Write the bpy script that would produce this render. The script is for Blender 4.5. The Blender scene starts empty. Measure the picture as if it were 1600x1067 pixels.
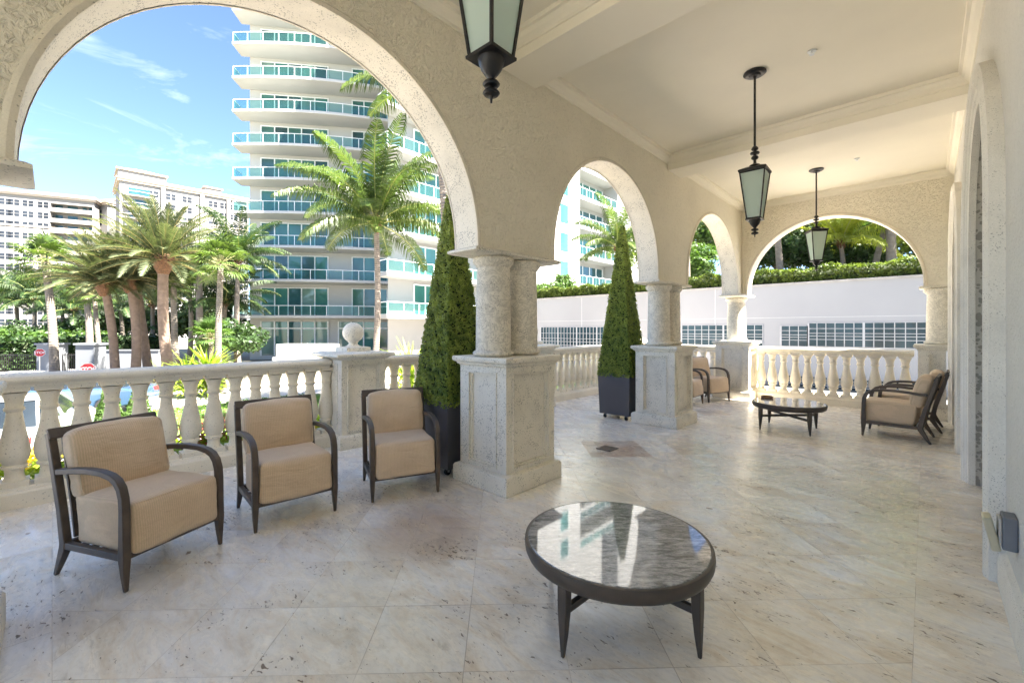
import bpy, math, random
import numpy as np
from mathutils import Vector, Matrix
sc = bpy.context.scene
COL = sc.collection
PI = math.pi
R = math.radians
rnd = random.Random(7)

# ------------------------------------------------------------------ helpers
class MB:
    """collects faces and links them as ONE mesh object"""
    def __init__(s):
        s.v = []; s.f = []; s.m = []; s.big = []
    def add(s, vs, fs, mi=0):
        o = len(s.v); s.v.extend([tuple(p) for p in vs])
        for f in fs:
            s.f.append([i + o for i in f]); s.m.append(mi)
        return s
    def quads(s, arr, mi=0):                       # (n,4,3) numpy array of loose quads
        s.big.append((np.asarray(arr, dtype=np.float64), mi)); return s
    def box(s, x0, x1, y0, y1, z0, z1, mi=0):
        vs = [(x0,y0,z0),(x1,y0,z0),(x1,y1,z0),(x0,y1,z0),(x0,y0,z1),(x1,y0,z1),(x1,y1,z1),(x0,y1,z1)]
        return s.add(vs, [(0,3,2,1),(4,5,6,7),(0,1,5,4),(1,2,6,5),(2,3,7,6),(3,0,4,7)], mi)
    def lathe(s, prof, seg=20, c=(0,0,0), mi=0, close=True, rot=0.0):   # prof: (r,z)
        vs = []; fs = []
        n = len(prof)
        for r, z in prof:
            for k in range(seg):
                a = 2*PI*k/seg + rot
                vs.append((c[0]+r*math.cos(a), c[1]+r*math.sin(a), c[2]+z))
        for i in range(n-1):
            for k in range(seg):
                k2 = (k+1) % seg
                fs.append((i*seg+k, i*seg+k2, (i+1)*seg+k2, (i+1)*seg+k))
        if close:
            fs.append(tuple(reversed(range(seg)))); fs.append(tuple((n-1)*seg+k for k in range(seg)))
        return s.add(vs, fs, mi)
    def tube(s, pts, rad, seg=8, mi=0, closed=False):
        pts = [Vector(p) for p in pts]; n = len(pts)
        rs = rad if isinstance(rad, (list, tuple)) else [rad]*n
        vs = []; fs = []; prev = None
        for i, p in enumerate(pts):
            if closed: d = pts[(i+1) % n] - pts[i-1]
            else: d = pts[min(i+1, n-1)] - pts[max(i-1, 0)]
            d.normalize()
            if prev is None:
                u = d.cross(Vector((0,0,1)))
                if u.length < 1e-3: u = d.cross(Vector((0,1,0)))
            else: u = prev - d*prev.dot(d)
            u.normalize(); prev = u; w = d.cross(u)
            for k in range(seg):
                a = 2*PI*k/seg
                vs.append(p + (u*math.cos(a) + w*math.sin(a))*rs[i])
        m = n if closed else n-1
        for i in range(m):
            j = (i+1) % n
            for k in range(seg):
                k2 = (k+1) % seg
                fs.append((i*seg+k, i*seg+k2, j*seg+k2, j*seg+k))
        if not closed:
            fs.append(tuple(reversed(range(seg)))); fs.append(tuple((n-1)*seg+k for k in range(seg)))
        return s.add(vs, fs, mi)
    def bar(s, path, x0, x1, mi=0):
        """path of (y,z,thickness): rectangular bar lying in a plane x=const, x0..x1 wide"""
        n = len(path); vs = []; fs = []
        for i, q_ in enumerate(path):
            y, z, t = q_[:3]; k_ = q_[3] if len(q_) > 3 else 1.0; xc = (x0+x1)/2
            a = path[max(i-1,0)]; b = path[min(i+1,n-1)]
            d = Vector((b[0]-a[0], b[1]-a[1])); d.normalize(); nx, nz = -d.y, d.x
            for sg in (-1, 1):
                for x in (xc+(x0-xc)*k_, xc+(x1-xc)*k_):
                    vs.append((x, y+nx*sg*t/2, z+nz*sg*t/2))
        for i in range(n-1):
            o = i*4; q = o+4
            fs += [(o,o+1,q+1,q),(o+1,o+3,q+3,q+1),(o+3,o+2,q+2,q+3),(o+2,o,q,q+2)]
        fs += [(0,2,3,1), ((n-1)*4,(n-1)*4+1,(n-1)*4+3,(n-1)*4+2)]
        return s.add(vs, fs, mi)
    def extrude(s, poly, axis, a0, a1, mi=0, mside=None):
        """2D polygon extruded along axis ('x': poly is (y,z); 'y': (x,z); 'z': (x,y))"""
        def P(p, a):
            return {'x': (a, p[0], p[1]), 'y': (p[0], a, p[1]), 'z': (p[0], p[1], a)}[axis]
        n = len(poly); o = len(s.v)
        s.v += [P(p, a0) for p in poly] + [P(p, a1) for p in poly]
        s.f.append([o+i for i in range(n)]); s.m.append(mi)
        s.f.append([o+n+i for i in reversed(range(n))]); s.m.append(mi)
        for i in range(n):
            j = (i+1) % n
            s.f.append([o+j, o+i, o+n+i, o+n+j]); s.m.append(mi if mside is None else mside)
        return s
    def build(s, name, mats, parent=None, smooth=True, ang=35, bevel=0, bseg=2):
        vs = np.array(s.v, dtype=np.float64).reshape(-1, 3); fs = list(s.f); ms = list(s.m)
        me = bpy.data.meshes.new(name)
        if s.big:
            nl = [len(f) for f in fs]; loops = [i for f in fs for i in f]
            V = [vs]; off = len(vs); L = [np.array(loops, dtype=np.int64)]; T = [np.array(nl, dtype=np.int64)]; M = [np.array(ms, dtype=np.int64)]
            for arr, mi in s.big:
                n = arr.shape[0]; k = arr.shape[1]
                V.append(arr.reshape(-1,3)); L.append(np.arange(n*k)+off); off += n*k
                T.append(np.full(n, k)); M.append(np.full(n, mi))
            V = np.concatenate(V); L = np.concatenate(L); T = np.concatenate(T); M = np.concatenate(M)
            me.vertices.add(len(V)); me.vertices.foreach_set('co', V.ravel())
            me.loops.add(len(L)); me.loops.foreach_set('vertex_index', L.astype(np.int32))
            me.polygons.add(len(T)); st = np.concatenate([[0], np.cumsum(T)[:-1]])
            me.polygons.foreach_set('loop_start', st.astype(np.int32))
            me.update(calc_edges=True); me.validate()
            me.polygons.foreach_set('material_index', M.astype(np.int32)[:len(me.polygons)])
        else:
            me.from_pydata([tuple(p) for p in vs], [], fs); me.update()
            import bmesh
            bm = bmesh.new(); bm.from_mesh(me); bmesh.ops.recalc_face_normals(bm, faces=bm.faces); bm.to_mesh(me); bm.free()
            me.polygons.foreach_set('material_index', np.array(ms, dtype=np.int32))
            if smooth:
                me.polygons.foreach_set('use_smooth', np.ones(len(me.polygons), dtype=bool))
                me.set_sharp_from_angle(angle=R(ang))
        if not isinstance(mats, (list, tuple)): mats = [mats]
        for m in mats: me.materials.append(m)
        o = bpy.data.objects.new(name, me); COL.objects.link(o)
        if parent is not None: o.parent = parent
        if bevel:
            b = o.modifiers.new('edge', 'BEVEL'); b.width = bevel; b.segments = bseg; b.limit_method = 'ANGLE'; b.angle_limit = R(40)
        return o

def tag(o, label=None, cat=None, group=None, kind=None):
    if label: o['label'] = label
    if cat: o['category'] = cat
    if group: o['group'] = group
    if kind: o['kind'] = kind
    return o
def thing(name, label, cat, loc=(0,0,0), rotz=0.0, group=None):
    o = bpy.data.objects.new(name, None); COL.objects.link(o)
    o.empty_display_size = 0.2
    o.location = loc; o.rotation_euler = (0, 0, rotz)
    return tag(o, label, cat, group)
def dup(src, label, loc=None, rotz=None, group=None):
    def cp(o, parent):
        c = o.copy(); COL.objects.link(c)
        if parent is not None:
            c.parent = parent
        for ch in kids.get(o.name, []): cp(ch, c)
        return c
    kids = {}
    stack = [src]
    while stack:
        o = stack.pop(); kids[o.name] = list(o.children); stack += list(o.children)
    r = cp(src, None); r['label'] = label
    if loc is not None: r.location = loc
    if rotz is not None: r.rotation_euler = (0, 0, rotz)
    if group: r['group'] = group
    return r

# ------------------------------------------------------------------ materials
def newmat(name):
    m = bpy.data.materials.new(name); m.use_nodes = True
    nt = m.node_tree; b = nt.nodes['Principled BSDF']
    return m, nt, b
def N(nt, t, **kw):
    n = nt.nodes.new(t)
    for k, v in kw.items(): setattr(n, k, v)
    return n
def lk(nt, a, b): nt.links.new(a, b)
def noise(nt, vec, scale, detail=4, rough=.55, dist=0.0):
    n = N(nt, 'ShaderNodeTexNoise'); n.inputs['Scale'].default_value = scale; n.inputs['Detail'].default_value = detail
    n.inputs['Roughness'].default_value = rough; n.inputs['Distortion'].default_value = dist
    if vec is not None: lk(nt, vec, n.inputs['Vector'])
    return n
def ramp(nt, fac, stops):
    r = N(nt, 'ShaderNodeValToRGB'); e = r.color_ramp.elements
    while len(e) < len(stops): e.new(0.5)
    for i, (p, c) in enumerate(stops):
        e[i].position = p; e[i].color = (c[0], c[1], c[2], 1) if not isinstance(c, (int, float)) else (c, c, c, 1)
    lk(nt, fac, r.inputs['Fac']); return r
def mixc(nt, fac, a, b, mode='MIX'):
    m = N(nt, 'ShaderNodeMix', data_type='RGBA', blend_type=mode)
    for sock, val in ((m.inputs[0], fac), (m.inputs[6], a), (m.inputs[7], b)):
        if isinstance(val, (int, float)): sock.default_value = val
        elif isinstance(val, tuple): sock.default_value = (val[0], val[1], val[2], 1)
        else: lk(nt, val, sock)
    return m.outputs[2]
def math_(nt, op, a, b=None, clamp=False):
    m = N(nt, 'ShaderNodeMath', operation=op, use_clamp=clamp)
    for s_, v in ((m.inputs[0], a), (m.inputs[1], b)):
        if v is None: continue
        if isinstance(v, (int, float)): s_.default_value = v
        else: lk(nt, v, s_)
    return m.outputs[0]
def bump(nt, b, h, strength, dist=0.01):
    n = N(nt, 'ShaderNodeBump'); n.inputs['Strength'].default_value = strength; n.inputs['Distance'].default_value = dist
    lk(nt, h, n.inputs['Height']); lk(nt, n.outputs[0], b.inputs['Normal']); return n
def objco(nt): return N(nt, 'ShaderNodeTexCoord').outputs['Object']
def worldco(nt): return N(nt, 'ShaderNodeNewGeometry').outputs['Position']
def mapv(nt, vec, scale=(1,1,1), rot=(0,0,0), loc=(0,0,0)):
    m = N(nt, 'ShaderNodeMapping'); m.inputs['Scale'].default_value = scale; m.inputs['Rotation'].default_value = rot; m.inputs['Location'].default_value = loc
    lk(nt, vec, m.inputs['Vector']); return m.outputs[0]

def plain(name, col, rough=.6, spec=.5, metal=0.0, var=.12, vscale=6, bmp=0.0, bscale=80, coat=0.0):
    m, nt, b = newmat(name); co = objco(nt)
    n = noise(nt, co, vscale, 5)
    dark = tuple(c*(1-var) for c in col); lite = tuple(min(1, c*(1+var)) for c in col)
    r = ramp(nt, n.outputs[0], [(.3, dark), (.7, lite)])
    lk(nt, r.outputs[0], b.inputs['Base Color']); b.inputs['Roughness'].default_value = rough
    b.inputs['Specular IOR Level'].default_value = spec; b.inputs['Metallic'].default_value = metal
    b.inputs['Coat Weight'].default_value = coat
    if bmp: bump(nt, b, noise(nt, co, bscale, 3).outputs[0], bmp, .004)
    return m

def stucco(name, col, strength=.75, scale=20.0):
    m, nt, b = newmat(name); co = worldco(nt)
    big = noise(nt, co, .9, 4); n = noise(nt, co, scale, 3, .5, 2.2); f = noise(nt, co, 85, 3, .6)
    c1 = ramp(nt, big.outputs[0], [(.3, tuple(c*.92 for c in col)), (.7, tuple(c*1.03 for c in col))]).outputs[0]
    h = ramp(nt, n.outputs[0], [(.38, 0.0), (.46, .7), (.56, .8), (.64, 1.0)]).outputs[0]
    hollow = ramp(nt, n.outputs[0], [(.35, .92), (.43, 1.0)]).outputs[0]  # slightly darker in the low spots of the relief noise
    pits = ramp(nt, f.outputs[0], [(.30, .86), (.38, 1.0)]).outputs[0]
    lk(nt, mixc(nt, 1.0, mixc(nt, 1.0, c1, pits, 'MULTIPLY'), hollow, 'MULTIPLY'), b.inputs['Base Color'])
    b.inputs['Roughness'].default_value = .8; b.inputs['Specular IOR Level'].default_value = .3
    hh = math_(nt, 'ADD', h, math_(nt, 'MULTIPLY', f.outputs[0], .3))
    bump(nt, b, hh, strength, .022)
    return m
def stone(name, col, pit=1.0, vein=False, pscale=62):
    m, nt, b = newmat(name); co = worldco(nt)
    big = noise(nt, co, 2.2, 5, .6); mask = noise(nt, co, 9, 3)
    vor = N(nt, 'ShaderNodeTexVoronoi'); vor.inputs['Scale'].default_value = pscale
    wco = mixc(nt, .02, co, noise(nt, co, 30, 2).outputs[1]); lk(nt, wco, vor.inputs['Vector'])
    rad = math_(nt, 'MULTIPLY', ramp(nt, mask.outputs[0], [(.34, .11), (.66, .40)]).outputs[0], pit)
    p = math_(nt, 'LESS_THAN', vor.outputs[0], rad)
    c1 = ramp(nt, big.outputs[0], [(.28, tuple(c*.84 for c in col)), (.5, col), (.75, tuple(min(1, c*1.08) for c in col))]).outputs[0]
    if vein:
        vn = noise(nt, co, 7, 6, .65, 2.4)
        vr = ramp(nt, vn.outputs[0], [(.44, 1.0), (.5, .66), (.56, 1.0)]).outputs[0]
        c1 = mixc(nt, .8, c1, vr, 'MULTIPLY')
    fine = noise(nt, co, 130, 2)
    c1 = mixc(nt, .22, c1, ramp(nt, fine.outputs[0], [(.3, .55), (.65, 1.0)]).outputs[0], 'MULTIPLY')
    c2 = mixc(nt, math_(nt, 'MULTIPLY', p, .66), c1, tuple(c*.32 for c in col))
    lk(nt, c2, b.inputs['Base Color']); b.inputs['Roughness'].default_value = .8; b.inputs['Specular IOR Level'].default_value = .3
    h = math_(nt, 'SUBTRACT', math_(nt, 'MULTIPLY', fine.outputs[0], .3), p)
    bump(nt, b, h, .45, .006)
    return m

def travertine():
    m, nt, b = newmat('travertine tiles'); co = worldco(nt)
    sx = N(nt, 'ShaderNodeSeparateXYZ'); lk(nt, co, sx.inputs[0])
    strip = math_(nt, 'MAXIMUM', math_(nt, 'GREATER_THAN', sx.outputs[0], -.045), math_(nt, 'LESS_THAN', sx.outputs[1], 0.0))
    T = .465
    dia = mapv(nt, co, (1/T, 1/T, 1), (0, 0, R(45)), (.12, .35, 0)); axi = mapv(nt, co, (1/.62, 1/.62, 1), (0, 0, 0), (.0726, 0, 0))
    uv = mixc(nt, strip, dia, axi)
    s2 = N(nt, 'ShaderNodeSeparateXYZ'); lk(nt, uv, s2.inputs[0])
    fx = math_(nt, 'FRACT', s2.outputs[0]); fy = math_(nt, 'FRACT', s2.outputs[1])
    def edge(f): return math_(nt, 'MINIMUM', f, math_(nt, 'SUBTRACT', 1.0, f))
    e = math_(nt, 'MINIMUM', edge(fx), edge(fy))
    ew = math_(nt, 'MULTIPLY', noise(nt, co, 2.3, 2).outputs[0], .0075)
    grout = math_(nt, 'LESS_THAN', e, ew)
    fl = N(nt, 'ShaderNodeVectorMath', operation='FLOOR'); lk(nt, uv, fl.inputs[0])
    wn = N(nt, 'ShaderNodeTexWhiteNoise', noise_dimensions='3D'); lk(nt, fl.outputs[0], wn.inputs['Vector'])
    offs = N(nt, 'ShaderNodeVectorMath', operation='SCALE'); lk(nt, wn.outputs['Color'], offs.inputs[0]); offs.inputs['Scale'].default_value = 7.0
    pv = N(nt, 'ShaderNodeVectorMath', operation='ADD'); lk(nt, co, pv.inputs[0]); lk(nt, offs.outputs[0], pv.inputs[1])
    st = mapv(nt, pv.outputs[0], (1.0, 2.6, 1), (0, 0, R(28)))
    cloud = noise(nt, st, 2.3, 9, .68, 1.1); veins = noise(nt, mapv(nt, pv.outputs[0], (1.2, 5.0, 1), (0, 0, R(25))), 2.6, 6, .65, 1.2)
    base = ramp(nt, cloud.outputs[0], [(.25, (.62, .53, .41)), (.37, (.78, .70, .585)), (.48, (.865, .82, .735)), (.58, (.89, .865, .815)), (.72, (.76, .75, .73))]).outputs[0]
    vr = ramp(nt, veins.outputs[0], [(.30, (.72, .66, .57)), (.45, (1, 1, 1)), (.58, (1, 1, 1)), (.74, (.88, .90, .92))]).outputs[0]
    c = mixc(nt, .6, base, vr, 'MULTIPLY')
    tone = ramp(nt, wn.outputs['Value'], [(0, (.86, .80, .73)), (.07, (.97, .96, .94)), (.6, (1, 1, 1)), (1, (1.02, 1.02, 1.03))]).outputs[0]
    c = mixc(nt, 1.0, c, tone, 'MULTIPLY')
    grime = noise(nt, co, .75, 5, .6)
    c = mixc(nt, ramp(nt, grime.outputs[0], [(.50, 0.0), (.75, .42)]).outputs[0], c, (.40, .32, .23), 'MIX')
    # rusty water stain round the drain
    dl = N(nt, 'ShaderNodeSeparateXYZ'); lk(nt, mapv(nt, mapv(nt, co, (1,1,1), (0,0,0), (2.84, -4.86, 0)), (1,1,1), (0,0,R(45))), dl.inputs[0])
    ch = math_(nt, 'MAXIMUM', math_(nt, 'ABSOLUTE', dl.outputs[0]), math_(nt, 'ABSOLUTE', dl.outputs[1]))
    inn = ramp(nt, ch, [(.355, 1.0), (.372, 0.0)]).outputs[0]
    blot = ramp(nt, noise(nt, co, 3.2, 5, .6).outputs[0], [(.30, .35), (.62, .85)]).outputs[0]
    c = mixc(nt, math_(nt, 'MULTIPLY', inn, blot), c, (.40, .27, .19))
    dv2 = N(nt, 'ShaderNodeVectorMath', operation='DISTANCE'); lk(nt, mixc(nt, .12, co, noise(nt, co, 2, 3).outputs[1]), dv2.inputs[0]); dv2.inputs[1].default_value = (-2.30, 1.75, .06)
    c = mixc(nt, ramp(nt, dv2.outputs['Value'], [(.2, .62), (.5, 0.0)]).outputs[0], c, (.44, .31, .21))
    # pits in drifts
    pm = noise(nt, mapv(nt, pv.outputs[0], (1, 1.7, 1), (0, 0, R(28))), 1.5, 3)
    pn = noise(nt, mapv(nt, pv.outputs[0], (1.0, 2.3, 1), (0, 0, R(24))), 24, 3, .55, .6)
    drift = ramp(nt, pm.outputs[0], [(.44, 0.0), (.72, 1.0)]).outputs[0]
    pits = ramp(nt, math_(nt, 'ADD', pn.outputs[0], math_(nt, 'MULTIPLY', drift, .115)), [(.690, 0.0), (.718, 1.0)]).outputs[0]
    big = N(nt, 'ShaderNodeTexVoronoi'); lk(nt, mapv(nt, mixc(nt, .09, co, noise(nt, co, 12, 3).outputs[1]), (.8, 1.7, 1), (0, 0, R(20))), big.inputs['Vector']); big.inputs['Scale'].default_value = 2.1
    pits = math_(nt, 'MAXIMUM', pits, math_(nt, 'LESS_THAN', big.outputs[0], .045))
    c = mixc(nt, math_(nt, 'MULTIPLY', drift, .34), c, (.50, .39, .27))
    grain = noise(nt, mapv(nt, pv.outputs[0], (1, 1.8, 1), (0, 0, R(28))), 22, 6, .7)
    c = mixc(nt, .55, c, ramp(nt, grain.outputs[0], [(.30, .74), (.52, 1.0), (.75, 1.05)]).outputs[0], 'MULTIPLY')
    c = mixc(nt, math_(nt, 'MULTIPLY', pits, .82), c, (.12, .075, .04))
    c = mixc(nt, math_(nt, 'MULTIPLY', math_(nt, 'MULTIPLY', grout, ramp(nt, noise(nt, co, 1.4, 2).outputs[0], [(.34, .25), (.60, 1.0)]).outputs[0]), .62), c, (.25, .19, .14))
    lk(nt, c, b.inputs['Base Color'])
    rg = ramp(nt, cloud.outputs[0], [(.3, .36), (.7, .18)]).outputs[0]
    lk(nt, math_(nt, 'ADD', rg, math_(nt, 'MULTIPLY', math_(nt, 'MAXIMUM', pits, grout), .4)), b.inputs['Roughness'])
    b.inputs['Specular IOR Level'].default_value = .5
    bump(nt, b, math_(nt, 'SUBTRACT', math_(nt, 'MULTIPLY', veins.outputs[0], .15), math_(nt, 'MAXIMUM', pits, grout)), .35, .004)
    return m

def fabric():
    m, nt, b = newmat('tan striped fabric'); co = objco(nt)
    w = N(nt, 'ShaderNodeTexWave', wave_type='BANDS', bands_direction='X'); lk(nt, co, w.inputs['Vector'])
    w.inputs['Scale'].default_value = 26; w.inputs['Distortion'].default_value = .6; w.inputs['Detail'].default_value = 2; w.inputs['Detail Scale'].default_value = 6
    n = noise(nt, co, 5, 4); f = noise(nt, mapv(nt, co, (260, 260, 70)), 1.0, 2)
    c = ramp(nt, n.outputs[0], [(.3, (.67, .51, .35)), (.7, (.75, .585, .41))]).outputs[0]
    c = mixc(nt, .26, c, ramp(nt, w.outputs[0], [(.25, .55), (.8, 1.0)]).outputs[0], 'MULTIPLY')
    c = mixc(nt, .3, c, ramp(nt, f.outputs[0], [(.3, .6), (.7, 1.0)]).outputs[0], 'MULTIPLY')
    lk(nt, c, b.inputs['Base Color']); b.inputs['Roughness'].default_value = .9; b.inputs['Specular IOR Level'].default_value = .15
    b.inputs['Sheen Weight'].default_value = .15
    oi = N(nt, 'ShaderNodeObjectInfo').outputs['Random']; ov = N(nt, 'ShaderNodeVectorMath', operation='ADD'); lk(nt, co, ov.inputs[0]); lk(nt, math_(nt, 'MULTIPLY', oi, 9.0), ov.inputs[1])
    wr = noise(nt, mapv(nt, ov.outputs[0], (2.2, 3.0, 8.0), (R(18), R(12), 0)), 1.9, 4, .55, .8)
    hh = math_(nt, 'ADD', math_(nt, 'MULTIPLY', f.outputs[0], .12), math_(nt, 'MULTIPLY', wr.outputs[0], 2.2))
    bump(nt, b, hh, .42, .013)
    return m

def granite():
    m, nt, b = newmat('grey granite'); co = objco(nt)
    s = mapv(nt, co, (4, 13, 4), (0, 0, R(-35)))
    n = noise(nt, s, 2.6, 8, .72, 1.0); n2 = noise(nt, co, 95, 3)
    c = ramp(nt, n.outputs[0], [(.32, (.06, .062, .065)), (.44, (.22, .225, .23)), (.54, (.40, .405, .41)), (.68, (.66, .66, .66))]).outputs[0]
    c = mixc(nt, .45, c, ramp(nt, n2.outputs[0], [(.35, .35), (.62, 1.0)]).outputs[0], 'MULTIPLY')
    lk(nt, c, b.inputs['Base Color']); b.inputs['Roughness'].default_value = .05; b.inputs['Specular IOR Level'].default_value = .6
    b.inputs['Coat Weight'].default_value = .4; b.inputs['Coat Roughness'].default_value = .03
    return m

def leaf(name, c0, c1, scale=3.0, trans=.35, rough=.5):
    m, nt, b = newmat(name); co = worldco(nt)
    n = noise(nt, co, scale, 4, .7); n2 = noise(nt, co, scale*9, 2)
    c = ramp(nt, n.outputs[0], [(.30, c0), (.72, c1)]).outputs[0]
    c = mixc(nt, .5, c, ramp(nt, n2.outputs[0], [(.3, .55), (.7, 1.25)]).outputs[0], 'MULTIPLY')
    lk(nt, c, b.inputs['Base Color']); b.inputs['Roughness'].default_value = rough; b.inputs['Specular IOR Level'].default_value = .35
    tr = N(nt, 'ShaderNodeBsdfTranslucent'); lk(nt, mixc(nt, 1.0, c, (1.25, 1.3, .6), 'MULTIPLY'), tr.inputs['Color'])
    mx = N(nt, 'ShaderNodeMixShader'); mx.inputs[0].default_value = trans
    lk(nt, b.outputs[0], mx.inputs[1]); lk(nt, tr.outputs[0], mx.inputs[2])
    lk(nt, mx.outputs[0], nt.nodes['Material Output'].inputs['Surface'])
    return m
def bark(name, col, ring=14.0):
    m, nt, b = newmat(name); co = objco(nt)
    w = N(nt, 'ShaderNodeTexWave', wave_type='BANDS', bands_direction='Z'); lk(nt, co, w.inputs['Vector'])
    w.inputs['Scale'].default_value = ring/6.28; w.inputs['Distortion'].default_value = 2.5; w.inputs['Detail'].default_value = 3
    n = noise(nt, co, 5, 4)
    c = ramp(nt, n.outputs[0], [(.3, tuple(x*.72 for x in col)), (.7, tuple(x*1.15 for x in col))]).outputs[0]
    c = mixc(nt, .55, c, ramp(nt, w.outputs[0], [(.2, .5), (.6, 1.05)]).outputs[0], 'MULTIPLY')
    lk(nt, c, b.inputs['Base Color']); b.inputs['Roughness'].default_value = .9
    bump(nt, b, w.outputs[0], .6, .03)
    return m
def glassy(name, col, rough=.04, spec=.7, var=.35, vs=.35):
    m, nt, b = newmat(name); co = worldco(nt)
    n = noise(nt, mapv(nt, co, (1, 1, .35)), vs, 3)
    r = ramp(nt, n.outputs[0], [(.35, tuple(c*(1-var) for c in col)), (.65, tuple(c*(1+var) for c in col))])
    lk(nt, r.outputs[0], b.inputs['Base Color']); b.inputs['Roughness'].default_value = rough; b.inputs['Specular IOR Level'].default_value = spec
    return m
def railglass():
    m, nt, b = newmat('teal railing glass')
    b.inputs['Base Color'].default_value = (.045, .115, .105, 1); b.inputs['Roughness'].default_value = .05; b.inputs['Specular IOR Level'].default_value = .8
    t = N(nt, 'ShaderNodeBsdfTransparent'); t.inputs[0].default_value = (.60, .88, .85, 1)
    mx = N(nt, 'ShaderNodeMixShader'); mx.inputs[0].default_value = .34
    lk(nt, t.outputs[0], mx.inputs[1]); lk(nt, b.outputs[0], mx.inputs[2]); lk(nt, mx.outputs[0], nt.nodes['Material Output'].inputs['Surface'])
    return m
def frosted():
    m, nt, b = newmat('frosted lantern glass')
    b.inputs['Base Color'].default_value = (.74, .82, .77, 1); b.inputs['Roughness'].default_value = .35
    tr = N(nt, 'ShaderNodeBsdfTranslucent'); tr.inputs[0].default_value = (.82, .90, .85, 1)
    n = noise(nt, objco(nt), 18, 3); bump(nt, b, n.outputs[0], .1, .004)
    mx = N(nt, 'ShaderNodeMixShader'); mx.inputs[0].default_value = .55
    lk(nt, b.outputs[0], mx.inputs[1]); lk(nt, tr.outputs[0], mx.inputs[2]); lk(nt, mx.outputs[0], nt.nodes['Material Output'].inputs['Surface'])
    return m
def paving():
    m, nt, b = newmat('pale pavers'); co = worldco(nt)
    br = N(nt, 'ShaderNodeTexBrick'); lk(nt, mapv(nt, co, (1,1,1), (0,0,R(45))), br.inputs['Vector']); br.inputs['Scale'].default_value = 3.0
    br.inputs['Color1'].default_value = (.60, .54, .51, 1); br.inputs['Color2'].default_value = (.66, .60, .56, 1); br.inputs['Mortar'].default_value = (.36, .32, .30, 1); br.inputs['Mortar Size'].default_value = .012
    n = noise(nt, co, .5, 4)
    lk(nt, mixc(nt, .35, br.outputs[0], ramp(nt, n.outputs[0], [(.3, .7), (.7, 1.0)]).outputs[0], 'MULTIPLY'), b.inputs['Base Color']); b.inputs['Roughness'].default_value = .8
    return m

STUC = stucco('cream stucco', (.88, .82, .68))
STUC2 = stucco('pale wall stucco', (.82, .80, .74), .7, 26)
CEIL = plain('painted ceiling plaster', (.82, .77, .65), .8, .2, var=.03, vscale=1.2, bmp=.08, bscale=25)
CORAL = stone('coral stone', (.79, .74, .63))
CORALV = stone('veined coral stone', (.79, .735, .62), .9, True)
CAST = stone('cast stone', (.75, .69, .57), .55, False, 40)
TRIM = stone('travertine trim', (.79, .76, .69), .7, False, 85)
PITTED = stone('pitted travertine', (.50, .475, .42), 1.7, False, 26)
TRAV = travertine(); FAB = fabric(); GRAN = granite()
BRONZE = plain('dark bronze frame', (.082, .061, .046), .45, .5, var=.25, vscale=14)
BRONZE2 = plain('bronze table rim', (.060, .048, .039), .42, .5, var=.25, vscale=9)
IRON = plain('black iron', (.022, .020, .019), .40, .5, .3, var=.3, vscale=20)
PLANT = plain('charcoal planter', (.085, .082, .090), .42, .45, var=.08, vscale=3)
RUBBER = plain('rubber', (.02, .02, .02), .7)
CHROME = plain('steel', (.55, .55, .55), .3, .5, 1.0)
FROST = frosted()
SOIL = plain('soil', (.06, .04, .025), .95, var=.4, vscale=15, bmp=.5, bscale=30)
TOPI = leaf('boxwood leaves', (.085, .135, .018), (.36, .43, .08), 9, .25)
COCO = leaf('coconut leaves', (.030, .060, .015), (.10, .145, .036), 1.2, .4, .35)
PHOE = leaf('date palm leaves', (.050, .068, .034), (.120, .142, .076), 1.0, .3, .5)
FAN = leaf('fan palm leaves', (.04, .08, .018), (.12, .17, .04), 1.0, .35)
DARKL = leaf('dark tree leaves', (.016, .038, .013), (.05, .09, .025), .8, .3)
MIDL = leaf('green leaves', (.03, .075, .014), (.10, .17, .035), 1.4, .35)
LIME = leaf('lime leaves', (.15, .24, .025), (.32, .41, .05), 3, .4)
YELL = leaf('yellow green fronds', (.17, .22, .03), (.40, .42, .07), 1.0, .45)
REDL = leaf('red croton leaves', (.22, .03, .02), (.50, .14, .07), 6, .3)
YFLW = leaf('yellow flowers', (.50, .36, .03), (.75, .58, .08), 6, .3)
HEDG = leaf('hedge leaves', (.035, .065, .012), (.16, .21, .035), 2.0, .35)
GRASS = leaf('lawn blades', (.07, .15, .02), (.18, .30, .05), .6, .2)
COCOB = bark('coconut bark', (.22, .185, .155), 26); PHOB = bark('date palm bark', (.22, .155, .115), 30); PALEB = bark('pale palm bark', (.20, .17, .14), 22)
BOOT = plain('palm boots', (.11, .055, .027), .9, var=.5, vscale=12, bmp=.6, bscale=20)
BRANCH = plain('tree bark', (.12, .09, .065), .9, var=.3, vscale=8)
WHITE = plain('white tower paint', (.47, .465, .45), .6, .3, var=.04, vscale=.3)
WHITE2 = plain('darkened wing white', (.33, .328, .32), .6, .3, var=.04, vscale=.3)  # tower white darkened to offset the strong sun on the wing
TEALC = glassy('teal glass over curtains', (.13, .21, .185))
SOFF = plain('white soffit paint', (.70, .69, .66), .7, .2, var=.04, vscale=.3)
WGAR = plain('white garage paint', (.275, .282, .29), .6, .3, var=.06, vscale=.25)
CONC = plain('grey concrete coping', (.30, .29, .27), .8, var=.2, vscale=3)
TEAL = glassy('teal window glass', (.045, .15, .132)); TEALD = glassy('dark teal glass', (.03, .085, .095), .05, .6); CARG = glassy('car glass', (.015, .02, .025), .05, .5)
RAILG = railglass(); ALU = plain('white aluminium', (.74, .76, .76), .4)
NAVY = glassy('dark window glass', (.022, .028, .038), .5, .12)
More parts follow.
